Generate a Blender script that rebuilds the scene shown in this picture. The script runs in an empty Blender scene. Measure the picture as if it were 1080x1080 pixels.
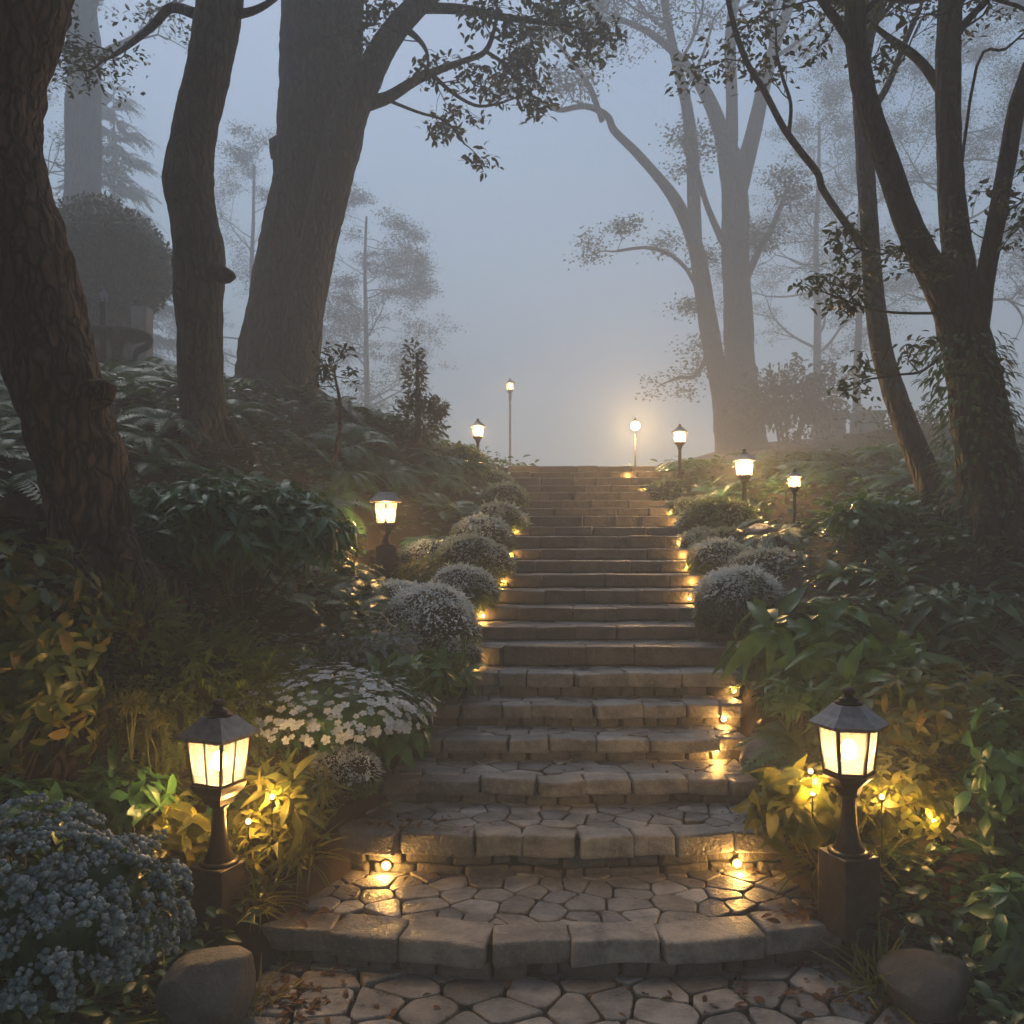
import bpy, math, random
import numpy as np
from mathutils import Vector, Matrix

random.seed(7)
RNG = np.random.default_rng(7)
SC = bpy.context.scene
COL = SC.collection
R = math.radians

# ------------------------------------------------------------------ camera, sky, sun, exposure
H, FPX, YH = 2.1, 900.0, 575.0            # eye height; focal length and horizon row in a 1080 px picture
cam_d = bpy.data.cameras.new('camera')
cam = bpy.data.objects.new('camera', cam_d)
COL.objects.link(cam)
cam.location = (0, 0, H)
cam.rotation_euler = (R(90), 0, 0)
cam_d.sensor_width = 36
cam_d.lens = 36 * FPX / 1080
cam_d.shift_y = (YH - 540) / 1080
cam_d.clip_start = 0.05
cam_d.clip_end = 500
SC.camera = cam

SUN_EL, SUN_AZ = R(58), R(-20)            # azimuth measured from +Y towards +X
world = bpy.data.worlds.new('World')
SC.world = world
world.use_nodes = True
wn, wl = world.node_tree.nodes, world.node_tree.links
wn.clear()
sky = wn.new('ShaderNodeTexSky')
sky.sky_type = 'NISHITA'
sky.sun_disc = False
sky.sun_elevation = SUN_EL
sky.sun_rotation = SUN_AZ
sky.air_density = 1.5
sky.dust_density = 1.0
hsv = wn.new('ShaderNodeHueSaturation')
hsv.inputs['Saturation'].default_value = 1.1
bg = wn.new('ShaderNodeBackground')
bg.inputs['Strength'].default_value = 0.15
wo = wn.new('ShaderNodeOutputWorld')
wl.new(sky.outputs[0], hsv.inputs['Color'])
wl.new(hsv.outputs[0], bg.inputs['Color'])
wl.new(bg.outputs[0], wo.inputs['Surface'])

sun_d = bpy.data.lights.new('sun', 'SUN')
sun_d.energy = 1.5
sun_d.angle = R(25)
sun_d.color = (1.0, 0.98, 0.95)
sun = bpy.data.objects.new('sun', sun_d)
COL.objects.link(sun)
sdir = Vector((math.sin(SUN_AZ) * math.cos(SUN_EL), math.cos(SUN_AZ) * math.cos(SUN_EL), math.sin(SUN_EL)))
sun.rotation_euler = sdir.to_track_quat('Z', 'Y').to_euler()

vs = SC.view_settings
vs.view_transform = 'Standard'
vs.look = 'None'
vs.gamma = 1
vs.exposure = 0.04
cy = SC.cycles
cy.use_denoising = True
cy.max_bounces = 8
cy.diffuse_bounces = 3
cy.glossy_bounces = 2
cy.transmission_bounces = 3
cy.transparent_max_bounces = 8
cy.volume_bounces = 4
cy.sample_clamp_indirect = 4
cy.caustics_reflective = False
cy.caustics_refractive = False

HAZE_DENSITY = 0.0215
HAZE_COLOR = (0.95, 0.975, 1.0)
LAMP_W = 32.0                               # watts of a full size garden lamp's bulb
LAMP_COL = (1.0, 0.62, 0.26)


# ------------------------------------------------------------------ helpers
def at(px, py, d):
    return Vector(((px - 540) * d / FPX, d, H - (py - YH) * d / FPX))


_ph = {}


def vn(p, f=1.0, seed=0):
    """smooth noise in about -1..1 for an (n,3) array"""
    if seed not in _ph:
        r = np.random.default_rng(1000 + seed)
        _ph[seed] = (r.normal(size=(7, 3)), r.uniform(0, 6.28, 7))
    k, ph = _ph[seed]
    p = np.asarray(p, float)
    return np.sin(p @ (k.T * f) + ph).sum(-1) / 3.5


class MB:
    """collects vertices and faces, then links them as one mesh object"""

    def __init__(self):
        self.v, self.f, self.n, self.a = [], [], 0, []

    def add(self, v, f, att=None):
        v = np.asarray(v, float)
        self.v.append(v)
        self.a.append(np.full(len(v), 0.0 if att is None else 0.0) if att is None else np.broadcast_to(np.asarray(att, float), (len(v),)))
        n = self.n
        if isinstance(f, np.ndarray):
            self.f.append(f + n)
        else:
            self.f.append([[i + n for i in q] for q in f])
        self.n += len(v)

    def mesh(self, name, mat, origin=(0, 0, 0), smooth=True):
        v = np.concatenate(self.v) - np.asarray(origin, float)
        sizes, idx = [], []
        for f in self.f:
            if isinstance(f, np.ndarray):
                sizes.append(np.full(len(f), f.shape[1]))
                idx.append(f.ravel())
            else:
                sizes.append(np.array([len(q) for q in f], int))
                idx.append(np.array([i for q in f for i in q], int))
        sizes, idx = np.concatenate(sizes), np.concatenate(idx)
        me = bpy.data.meshes.new(name)
        me.vertices.add(len(v))
        me.vertices.foreach_set('co', v.astype(np.float32).ravel())
        me.loops.add(len(idx))
        me.loops.foreach_set('vertex_index', idx.astype(np.int32))
        me.polygons.add(len(sizes))
        st = np.concatenate([[0], np.cumsum(sizes)[:-1]])
        me.polygons.foreach_set('loop_start', st.astype(np.int32))
        me.polygons.foreach_set('use_smooth', np.full(len(sizes), bool(smooth)))
        a = np.concatenate(self.a)
        if a.any():
            at_ = me.attributes.new('frost', 'FLOAT', 'POINT')
            at_.data.foreach_set('value', a.astype(np.float32))
        me.update(calc_edges=True)
        me.validate()
        if mat:
            me.materials.append(mat)
        return me

    def build(self, name, mat, parent=None, smooth=True, world_coords=True):
        o_ = (0, 0, 0)
        if parent is not None and world_coords:
            p, o_ = parent, np.zeros(3)
            while p is not None:
                o_ = o_ + np.array(p.location)
                p = p.parent
        o = bpy.data.objects.new(name, self.mesh(name, mat, o_, smooth))
        COL.objects.link(o)
        o.parent = parent
        return o


def thing(name, label, cat, loc=(0, 0, 0), rz=0, group=None):
    o = bpy.data.objects.new(name, None)
    COL.objects.link(o)
    o.location = loc
    o.rotation_euler = (0, 0, rz)
    o.empty_display_size = 0.1
    return tag(o, label, cat, group)


def tag(o, label=None, cat=None, group=None, kind=None):
    for k, v in (('label', label), ('category', cat), ('group', group), ('kind', kind)):
        if v:
            o[k] = v
    return o


KIDS = {}


def copy_tree(o, parent=None):
    c = o.copy()
    COL.objects.link(c)
    c.parent = parent
    for ch in list(o.children):
        copy_tree(ch, c)
    return c


# ------------------------------------------------------------------ materials
def new_mat(name):
    m = bpy.data.materials.new(name)
    m.use_nodes = True
    nt = m.node_tree
    nt.nodes.clear()
    out = nt.nodes.new('ShaderNodeOutputMaterial')
    return m, nt, out


def ramp(nt, fac, stops):
    r = nt.nodes.new('ShaderNodeValToRGB')
    e = r.color_ramp.elements
    while len(e) < len(stops):
        e.new(0.5)
    for el, (p, c) in zip(e, stops):
        el.position = p
        el.color = (*c, 1)
    nt.links.new(fac, r.inputs[0])
    return r.outputs[0]


def nnoise(nt, scale, detail=4, rough=0.55, stretch=None, obj=True):
    tc = nt.nodes.new('ShaderNodeTexCoord')
    src = tc.outputs['Object']
    if stretch:
        mp = nt.nodes.new('ShaderNodeMapping')
        mp.inputs['Scale'].default_value = stretch
        nt.links.new(src, mp.inputs[0])
        src = mp.outputs[0]
    n = nt.nodes.new('ShaderNodeTexNoise')
    n.inputs['Scale'].default_value = scale
    n.inputs['Detail'].default_value = detail
    n.inputs['Roughness'].default_value = rough
    nt.links.new(src, n.inputs['Vector'])
    return n.outputs[0]


def mixc(nt, fac, a, b, mode='MIX'):
    m = nt.nodes.new('ShaderNodeMix')
    m.data_type = 'RGBA'
    m.blend_type = mode
    for s, v in ((0, fac), (6, a), (7, b)):
        if hasattr(v, 'is_linked'):
            nt.links.new(v, m.inputs[s])
        elif s == 0:
            m.inputs[0].default_value = v
        else:
            m.inputs[s].default_value = (*v, 1)
    return m.outputs[2]


def bump(nt, h, strength=0.5, dist=0.02):
    b = nt.nodes.new('ShaderNodeBump')
    b.inputs['Strength'].default_value = strength
    b.inputs['Distance'].default_value = dist
    nt.links.new(h, b.inputs['Height'])
    return b.outputs[0]


def bsdf(nt, out, col, rough=0.6, normal=None, spec=0.5, metal=0.0):
    p = nt.nodes.new('ShaderNodeBsdfPrincipled')
    if hasattr(col, 'is_linked'):
        nt.links.new(col, p.inputs['Base Color'])
    else:
        p.inputs['Base Color'].default_value = (*col, 1)
    if hasattr(rough, 'is_linked'):
        nt.links.new(rough, p.inputs['Roughness'])
    else:
        p.inputs['Roughness'].default_value = rough
    p.inputs['Specular IOR Level'].default_value = spec
    p.inputs['Metallic'].default_value = metal
    if normal:
        nt.links.new(normal, p.inputs['Normal'])
    if out:
        nt.links.new(p.outputs[0], out.inputs[0])
    return p


def leaf_mat(name, stops, transl=0.3, rough=0.45, spec=0.4, frost=None):
    m, nt, out = new_mat(name)
    g = nt.nodes.new('ShaderNodeNewGeometry')
    rnd = g.outputs['Random Per Island']
    c = ramp(nt, rnd, [(i / max(1, len(stops) - 1), s) for i, s in enumerate(stops)])
    n = nnoise(nt, 9.0, 3)
    c = mixc(nt, ramp(nt, n, [(0.35, (0.75,) * 3), (0.65, (0, 0, 0))]), c, (stops[0][0] * .6, stops[0][1] * .6, stops[0][2] * .6))
    if frost:
        a = nt.nodes.new('ShaderNodeAttribute')
        a.attribute_name = 'frost'
        c = mixc(nt, a.outputs['Fac'], c, frost)
    p = bsdf(nt, None, c, rough, None, spec)
    t = nt.nodes.new('ShaderNodeBsdfTranslucent')
    c2 = mixc(nt, 0.35, c, (0.16, 0.2, 0.02))
    nt.links.new(c2, t.inputs[0])
    mx = nt.nodes.new('ShaderNodeMixShader')
    mx.inputs[0].default_value = transl
    nt.links.new(p.outputs[0], mx.inputs[1])
    nt.links.new(t.outputs[0], mx.inputs[2])
    nt.links.new(mx.outputs[0], out.inputs[0])
    return m


def bark_mat(name, dark, light, moss=0.0, sc=7.0):
    m, nt, out = new_mat(name)
    tc = nt.nodes.new('ShaderNodeTexCoord')
    mp = nt.nodes.new('ShaderNodeMapping')
    mp.inputs['Scale'].default_value = (1, 1, 0.2)
    nt.links.new(tc.outputs['Object'], mp.inputs[0])
    wob = nt.nodes.new('ShaderNodeTexNoise')
    wob.inputs['Scale'].default_value = 5
    nt.links.new(tc.outputs['Object'], wob.inputs['Vector'])
    va = nt.nodes.new('ShaderNodeVectorMath')
    va.operation = 'MULTIPLY_ADD'
    nt.links.new(wob.outputs['Color'], va.inputs[0])
    va.inputs[1].default_value = (.12, .12, .12)
    nt.links.new(mp.outputs[0], va.inputs[2])
    vo = nt.nodes.new('ShaderNodeTexVoronoi')
    vo.feature = 'DISTANCE_TO_EDGE'
    vo.inputs['Scale'].default_value = sc * 2.4
    nt.links.new(va.outputs[0], vo.inputs['Vector'])
    crack = ramp(nt, vo.outputs['Distance'], [(0.0, (0, 0, 0)), (0.22, (1, 1, 1))])
    n1 = nnoise(nt, sc, 9, 0.7, (3.2, 3.2, 0.7))
    n2 = nnoise(nt, sc * 0.3, 4, 0.5)
    c = ramp(nt, n1, [(0.35, dark), (0.62, light)])
    c = mixc(nt, crack, tuple(x * .35 for x in dark), c)
    c = mixc(nt, ramp(nt, n2, [(0.4, (0, 0, 0)), (0.7, (.6, .6, .6))]), c, tuple(x * .6 for x in dark))
    if moss:
        n3 = nnoise(nt, 2.6, 6, 0.65)
        c = mixc(nt, ramp(nt, n3, [(0.5, (0, 0, 0)), (0.64, (moss,) * 3)]), c, (0.045, 0.065, 0.022))
    h = nt.nodes.new('ShaderNodeMath')
    h.operation = 'MULTIPLY_ADD'
    nt.links.new(n1, h.inputs[0])
    h.inputs[1].default_value = 0.8
    nt.links.new(crack, h.inputs[2])
    bsdf(nt, out, c, 0.75, bump(nt, h.outputs[0], 1.0, 0.05), 0.35)
    return m


def stone_mat(name, stops, rough=(0.42, 0.75), sc=6.0):
    m, nt, out = new_mat(name)
    g = nt.nodes.new('ShaderNodeNewGeometry')
    c = ramp(nt, g.outputs['Random Per Island'], [(i / max(1, len(stops) - 1), s) for i, s in enumerate(stops)])
    n = nnoise(nt, sc, 8, 0.65)
    n2 = nnoise(nt, sc * 7, 5, 0.6)
    c = mixc(nt, ramp(nt, n, [(0.38, (.75,) * 3), (0.6, (0, 0, 0))]), c, tuple(x * .5 for x in stops[0]))
    c = mixc(nt, ramp(nt, n2, [(0.55, (0, 0, 0)), (0.75, (.45,) * 3)]), c, tuple(min(1, x * 1.35) for x in stops[-1]))
    rr = ramp(nt, n, [(0.3, (rough[0],) * 3), (0.7, (rough[1],) * 3)])
    h = nt.nodes.new('ShaderNodeMath')
    h.operation = 'MULTIPLY_ADD'
    nt.links.new(n2, h.inputs[0])
    h.inputs[1].default_value = 0.35
    nt.links.new(n, h.inputs[2])
    bsdf(nt, out, c, rr, bump(nt, h.outputs[0], 0.9, 0.035), 0.5)
    return m


def plain(name, col, rough=0.5, metal=0.0, sc=30.0, var=0.35, bmp=0.1, spec=0.5):
    m, nt, out = new_mat(name)
    n = nnoise(nt, sc, 5)
    c = ramp(nt, n, [(0.3, tuple(x * (1 - var) for x in col)), (0.7, tuple(min(1, x * (1 + var)) for x in col))])
    bsdf(nt, out, c, rough, bump(nt, n, bmp, 0.005), spec, metal)
    return m


def emit_mat(name, col, s):
    m, nt, out = new_mat(name)
    e = nt.nodes.new('ShaderNodeEmission')
    e.inputs[0].default_value = (*col, 1)
    e.inputs[1].default_value = s
    nt.links.new(e.outputs[0], out.inputs[0])
    m.cycles.emission_sampling = 'NONE'
    return m


def frosted_glass(name):
    m, nt, out = new_mat(name)
    t = nt.nodes.new('ShaderNodeBsdfTransparent')
    t.inputs[0].default_value = (1, 0.9, 0.72, 1)
    l = nt.nodes.new('ShaderNodeBsdfTranslucent')
    l.inputs[0].default_value = (0.26, 0.24, 0.22, 1)
    mx = nt.nodes.new('ShaderNodeMixShader')
    mx.inputs[0].default_value = 0.28
    nt.links.new(t.outputs[0], mx.inputs[1])
    nt.links.new(l.outputs[0], mx.inputs[2])
    nt.links.new(mx.outputs[0], out.inputs[0])
    return m


M = {
    'soil': plain('soil', (0.022, 0.016, 0.011), 0.9, 0, 5, 0.5, 0.6, 0.2),
    'stone': stone_mat('stone', [(0.12, 0.125, 0.135), (0.24, 0.235, 0.24), (0.22, 0.195, 0.17), (0.4, 0.385, 0.375), (0.3, 0.285, 0.285)], (0.22, 0.6)),
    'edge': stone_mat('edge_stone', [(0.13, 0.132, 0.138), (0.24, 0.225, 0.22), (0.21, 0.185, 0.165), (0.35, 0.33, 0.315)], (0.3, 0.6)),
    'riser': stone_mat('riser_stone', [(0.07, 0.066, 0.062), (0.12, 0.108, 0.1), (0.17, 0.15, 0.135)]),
    'mortar': plain('mortar', (0.026, 0.027, 0.014), 0.95, 0, 20, 0.4, 0.5, 0.2),
    'boulder': stone_mat('boulder', [(0.1, 0.1, 0.102), (0.14, 0.135, 0.135)], sc=7),
    'bark_warm': bark_mat('bark_warm', (0.05, 0.031, 0.02), (0.19, 0.112, 0.068), 0.25, 6),
    'bark': bark_mat('bark', (0.022, 0.019, 0.016), (0.075, 0.058, 0.045), 0.5, 5),
    'bark_far': bark_mat('bark_far', (0.03, 0.027, 0.025), (0.07, 0.06, 0.052), 0.3, 4),
    'bronze': plain('bronze', (0.09, 0.06, 0.035), 0.5, 0.5, 40, 0.4, 0.2),
    'metal': plain('lamp_metal', (0.028, 0.022, 0.018), 0.42, 0.6, 40, 0.4, 0.2),
    'roof': plain('lamp_roof', (0.17, 0.17, 0.185), 0.4, 0.4, 30, 0.3, 0.15),
    'plinth': plain('lamp_plinth', (0.035, 0.026, 0.02), 0.55, 0, 18, 0.5, 0.4),
    'glass': frosted_glass('frosted_glass'),
    'bulb': emit_mat('bulb', (1.0, 0.72, 0.34), 26.0),
    'lens': emit_mat('light_lens', (1.0, 0.6, 0.24), 6.0),
    'wood': plain('old_wood', (0.06, 0.045, 0.034), 0.8, 0, 14, 0.5, 0.5),
    'pale_stone': plain('pale_stone', (0.15, 0.15, 0.15), 0.8, 0, 9, 0.3, 0.4),
    'dark_stone': plain('dark_stone', (0.07, 0.07, 0.065), 0.8, 0, 9, 0.4, 0.5),
    'stem': plain('plant_stem', (0.05, 0.045, 0.018), 0.7, 0, 20, 0.4, 0.2),
    'broad': leaf_mat('broad_leaf', [(0.034, 0.11, 0.045), (0.058, 0.175, 0.062), (0.085, 0.225, 0.075)], 0.3, 0.34, 0.5),
    'hosta': leaf_mat('hosta_leaf', [(0.04, 0.125, 0.03), (0.075, 0.205, 0.042), (0.11, 0.26, 0.055)], 0.3, 0.36, 0.5),
    'gold': leaf_mat('golden_leaf', [(0.05, 0.095, 0.03), (0.1, 0.15, 0.035), (0.2, 0.19, 0.035), (0.26, 0.17, 0.03)], 0.3, 0.4),
    'lush': leaf_mat('lush_leaf', [(0.11, 0.14, 0.025), (0.22, 0.22, 0.038), (0.36, 0.31, 0.055)], 0.4),
    'moss': leaf_mat('feathery_leaf', [(0.1, 0.15, 0.04), (0.15, 0.21, 0.055), (0.2, 0.25, 0.065)], 0.3, 0.65, 0.2),
    'fern': leaf_mat('fern_leaf', [(0.026, 0.085, 0.032), (0.042, 0.125, 0.042), (0.065, 0.165, 0.05)], 0.3, 0.4),
    'cover': leaf_mat('cover_leaf', [(0.022, 0.068, 0.028), (0.04, 0.115, 0.042), (0.07, 0.16, 0.05)], 0.3, 0.36, 0.5),
    'cushion': leaf_mat('cushion_leaf', [(0.075, 0.14, 0.055), (0.14, 0.21, 0.085), (0.2, 0.27, 0.11)], 0.25, 0.6, 0.25, (0.8, 0.87, 0.93)),
    'frosty': leaf_mat('frosty_leaf', [(0.1, 0.15, 0.15), (0.2, 0.26, 0.27), (0.36, 0.42, 0.45)], 0.2, 0.6, 0.25, (0.5, 0.57, 0.62)),
    'petal': leaf_mat('white_petal', [(0.65, 0.72, 0.78), (0.8, 0.85, 0.9)], 0.25, 0.6, 0.2),
    'globe': leaf_mat('pale_globe', [(0.14, 0.2, 0.24), (0.3, 0.38, 0.43), (0.5, 0.58, 0.62)], 0.1, 0.7, 0.2),
    'crown': leaf_mat('tree_leaf', [(0.02, 0.03, 0.015), (0.035, 0.05, 0.022), (0.05, 0.065, 0.03)], 0.25),
    'crown_near': leaf_mat('near_tree_leaf', [(0.03, 0.05, 0.018), (0.05, 0.075, 0.022), (0.075, 0.095, 0.028)], 0.35),
    'rust': leaf_mat('fallen_leaf', [(0.08, 0.03, 0.012), (0.16, 0.06, 0.018), (0.2, 0.1, 0.03)], 0.2, 0.7, 0.2),
    'red': leaf_mat('red_flower', [(0.15, 0.03, 0.02), (0.22, 0.05, 0.03)], 0.2, 0.6, 0.2),
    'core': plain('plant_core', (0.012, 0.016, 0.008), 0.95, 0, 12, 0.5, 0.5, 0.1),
}

# ------------------------------------------------------------------ stair geometry
lipy = [994, 881, 823, 780, 743, 710, 682]
SD = [4.082, 4.859, 5.407, 5.881, 6.28, 6.594, 6.954]
SZ = [H - (y - YH) * d / FPX for y, d in zip(lipy, SD)]
N_UP = 16
for k in range(1, N_UP + 1):
    SD.append(6.954 + 0.43 * k + random.uniform(-.02, .02))
    SZ.append(1.273 + 0.1322 * k + (random.uniform(-.012, .012) if k < N_UP else 0))
NS = len(SD)


def s_cx(d):
    return np.interp(d, [4.08, 4.86, 5.41, 6.95, 9.0, 11.6, 13.8], [0.204, 0.302, 0.367, 0.69, 0.87, 1.08, 1.13])


def s_w(d):
    return np.interp(d, [4.08, 4.86, 5.41, 6.6, 7.5, 14], [2.92, 2.6, 2.42, 2.34, 2.3, 2.4])


def s_z(d):                                # smooth profile of the flight
    return np.interp(d, [3.6] + [x + .2 for x in SD] + [16, 60], [0.0] + SZ + [SZ[-1], SZ[-1] + .4])


# ------------------------------------------------------------------ ground height
ctrl = []
for px, py, d in [(215, 455, 9), (290, 418, 13.2), (100, 600, 5.5), (0, 368, 17), (407, 606, 9), (505, 488, 13.5),
                  (235, 962, 4.3), (0, 850, 4.6), (200, 830, 5.0), (270, 665, 6.5), (370, 795, 5.6), (440, 468, 12),
                  (130, 398, 13), (350, 480, 10.5), (20, 560, 5.6), (-150, 480, 8),
                  (898, 958, 4.25), (838, 552, 9.5), (785, 534, 10.5), (717, 500, 13), (985, 538, 8.5), (1045, 552, 7.5),
                  (780, 472, 31), (960, 468, 20), (860, 690, 6.6), (1060, 700, 6), (1060, 910, 4.5), (960, 1040, 3.9),
                  (1250, 600, 7), (1150, 480, 14)]:
    p = at(px, py, d)
    ctrl.append((p.x, p.y, p.z))
for d in (4.9, 5.6, 6.5, 7.5, 9, 10.5, 12, 13.4):
    for s in (-1, 1):
        ctrl.append((s_cx(d) + s * (s_w(d) / 2 + 0.12), d, s_z(d) + 0.02))
for x, y, z in [(-1.6, 3.4, .0), (1.9, 3.3, .0), (-3.5, 2.5, .25), (3.5, 2.5, .25), (-8, 0, .8), (8, 0, .8), (0, -4, 0),
                (0, 2, 0), (0, 17, 3.4), (2, 22, 3.5), (-6, 24, 5.0), (8, 28, 4.6), (-14, 20, 6), (-14, 8, 4.5), (14, 8, 3.6),
                (16, 20, 5), (-22, 0, 4), (22, 0, 4), (-22, 50, 6), (22, 50, 6), (0, 50, 3.9), (0, 36, 3.7), (-40, 60, 7), (40, 60, 7), (-50, 120, 8), (50, 120, 8), (0, 85, 4.2), (0, 122, 4.6), (-50, 10, 6), (50, 10, 6)]:
    ctrl.append((x, y, z))
C_ = np.array(ctrl)


def tps(r):
    return np.where(r > 1e-9, r * r * np.log(np.maximum(r, 1e-9)), 0)


n_ = len(C_)
A_ = np.zeros((n_ + 3, n_ + 3))
A_[:n_, :n_] = tps(np.linalg.norm(C_[:, None, :2] - C_[None, :, :2], axis=2)) + np.eye(n_) * 0.05
A_[:n_, n_] = 1
A_[:n_, n_ + 1:] = C_[:, :2]
A_[n_:, :n_] = A_[:n_, n_:].T
W_ = np.linalg.solve(A_, np.concatenate([C_[:, 2], np.zeros(3)]))


def gz(x, y, flat=True):
    x, y = np.atleast_1d(np.asarray(x, float)), np.atleast_1d(np.asarray(y, float))
    out = np.empty(len(x))
    for i in range(0, len(x), 4000):
        q = np.stack([x[i:i + 4000], y[i:i + 4000]], 1)
        out[i:i + 4000] = tps(np.linalg.norm(q[:, None] - C_[None, :, :2], axis=2)) @ W_[:n_] + W_[n_] + q @ W_[n_ + 1:]
    out = np.clip(out, 0.0, 7.5)
    p3 = np.stack([x, y, 0 * x], 1)
    out += 0.035 * vn(p3, 1.1, 3) + 0.02 * vn(p3, 3.1, 4)
    # the path in front of the flight, and the room under it
    front = np.clip((4.14 - y) / 0.16, 0, 1) * np.clip((1.74 - np.abs(x - 0.2)) / 0.2, 0, 1)
    out = out * (1 - front) + (-0.035) * front
    under = np.clip((s_w(y) / 2 + 0.03 - np.abs(x - s_cx(y))) / 0.08, 0, 1) * ((y > 3.9) & (y < 14.3))
    out = np.where(under > 0, out * (1 - under) + np.minimum(out, s_z(y) - 0.32) * under, out)
    return out


def gz1(x, y):
    return float(gz([x], [y])[0])


xs = np.concatenate([np.linspace(-58, -7, 40)[:-1], np.linspace(-7, 7, 211), np.linspace(7, 58, 40)[1:]])
ys = np.concatenate([np.linspace(-5, 2.5, 12)[:-1], np.linspace(2.5, 16, 200), np.linspace(16, 126, 90)[1:]])
XX, YY = np.meshgrid(xs, ys)
ZZ = gz(XX.ravel(), YY.ravel())
gm = MB()
nx, ny = len(xs), len(ys)
ii = (np.arange(ny - 1)[:, None] * nx + np.arange(nx - 1)[None]).ravel()
gm.add(np.stack([XX.ravel(), YY.ravel(), ZZ], 1), np.stack([ii, ii + 1, ii + nx + 1, ii + nx], 1))
ground = tag(gm.build('ground', M['soil']), kind='structure')

# ------------------------------------------------------------------ stone pieces
NB = 9
_idx, _bf = {}, []
for i in range(NB):
    for j in range(NB):
        for k in range(NB):
            if 0 in (i, j, k) or NB - 1 in (i, j, k):
                _idx[(i, j, k)] = len(_idx)
for a in range(3):
    b, c = (a + 1) % 3, (a + 2) % 3
    for s in (0, NB - 1):
        for i in range(NB - 1):
            for j in range(NB - 1):
                q = []
                for di, dj in ((0, 0), (1, 0), (1, 1), (0, 1)):
                    t = [0, 0, 0]
                    t[a], t[b], t[c] = s, i + di, j + dj
                    q.append(_idx[tuple(t)])
                _bf.append(q if s else q[::-1])
_bf = np.array(_bf)
_bi = np.array(list(_idx.keys()))


def block(mb, c, size, r=0.02, amp=0.008, rz=0.0, seed=None, shear=None):
    """a worn stone block with rounded, uneven faces"""
    h = np.array(size) / 2
    r = min(r, *(h * 0.7))
    p = np.empty((len(_bi), 3))
    for a in range(3):
        t = np.array([-h[a], -h[a] + r * .3, -h[a] + r, -h[a] + r * 1.4, 0, h[a] - r * 1.4, h[a] - r, h[a] - r * .3, h[a]])
        p[:, a] = t[_bi[:, a]]
    inner = np.clip(p, -(h - r), h - r)
    o = p - inner
    l = np.linalg.norm(o, axis=1, keepdims=True)
    p = inner + np.where(l > 1e-9, o / np.maximum(l, 1e-9) * r, 0)
    off = RNG.uniform(-50, 50, 3)
    q = p + off
    p = p + amp * np.stack([vn(q, 9, 11), vn(q, 9, 12), vn(q, 9, 13)], 1) + amp * .4 * np.stack([vn(q, 31, 14), vn(q, 31, 15), vn(q, 31, 16)], 1)
    if shear is not None:
        p[:, 0] += p[:, 1] * shear[0]
        p[:, 2] += p[:, 0] * shear[1] + p[:, 1] * shear[2]
    cs, sn = math.cos(rz), math.sin(rz)
    x, y = p[:, 0] * cs - p[:, 1] * sn, p[:, 0] * sn + p[:, 1] * cs
    mb.add(np.stack([x, y, p[:, 2]], 1) + np.array(c), _bf)


def clip_poly(poly, n, d):
    out = []
    for i in range(len(poly)):
        a, b = poly[i], poly[(i + 1) % len(poly)]
        da, db = n @ a - d, n @ b - d
        if da <= 0:
            out.append(a)
        if (da < 0 < db) or (db < 0 < da):
            out.append(a + (b - a) * da / (da - db))
    return out


def crazy_paving(mb, x0, x1, y0, y1, cell, ztop, gap=0.012, thick=0.05, inside=None, sx=1.35):
    """uneven flat stones with open joints"""
    nx_, ny_ = max(2, int((x1 - x0) / (cell * sx))), max(1, int(round((y1 - y0) / cell)))
    pts = []
    for j in range(-1, ny_ + 1):
        for i in range(-1, nx_ + 1):
            pts.append((x0 + (i + .5 + .5 * (j % 2) + RNG.uniform(-.42, .42)) * (x1 - x0) / nx_,
                        y0 + (j + .5 + RNG.uniform(-.36, .36)) * (y1 - y0) / ny_))
    pts = np.array(pts)
    rect = [np.array(p) for p in ((x0, y0), (x1, y0), (x1, y1), (x0, y1))]
    for i, s in enumerate(pts):
        poly = rect
        near = np.argsort(((pts - s) ** 2).sum(1))[1:16]
        for j in near:
            nvec = pts[j] - s
            ln = np.linalg.norm(nvec)
            nvec = nvec / ln
            poly = clip_poly(poly, nvec, nvec @ ((pts[j] + s) / 2) - gap * RNG.uniform(.5, 1.2))
            if len(poly) < 3:
                break
        if len(poly) < 3:
            continue
        P = np.array(poly)
        ar = 0.5 * abs((P[:, 0] * np.roll(P[:, 1], -1) - P[:, 1] * np.roll(P[:, 0], -1)).sum())
        if ar < 0.0025:
            continue
        c = P.mean(0)
        if inside is not None and not inside(c):
            continue
        for _ in range(2):                 # round the corners
            nxt = np.roll(P, -1, 0)
            P = np.stack([P * .86 + nxt * .14, P * .14 + nxt * .86], 1).reshape(-1, 2)
        k = len(P)
        P = P + 0.006 * np.stack([vn(np.c_[P, P[:, 0]], 13, 21), vn(np.c_[P, P[:, 1]], 13, 22)], 1)
        zt = ztop(P) + RNG.uniform(-.004, .005)
        tilt = RNG.normal(0, .012, 2)
        zt = zt + (P - c) @ tilt
        P2 = c + (P - c) * (1 - 0.006 / max(.06, math.sqrt(ar)))
        P3 = c + (P - c) * (1 - 0.016 / max(.06, math.sqrt(ar)))
        v = np.concatenate([np.c_[P, zt - thick], np.c_[P, zt - .007], np.c_[P2, zt - .0015], np.c_[P3, zt]])
        f = []
        for r_ in range(3):
            for q in range(k):
                f.append([r_ * k + q, r_ * k + (q + 1) % k, (r_ + 1) * k + (q + 1) % k, (r_ + 1) * k + q])
        f.append([3 * k + q for q in range(k)])
        mb.add(v, f)


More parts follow.
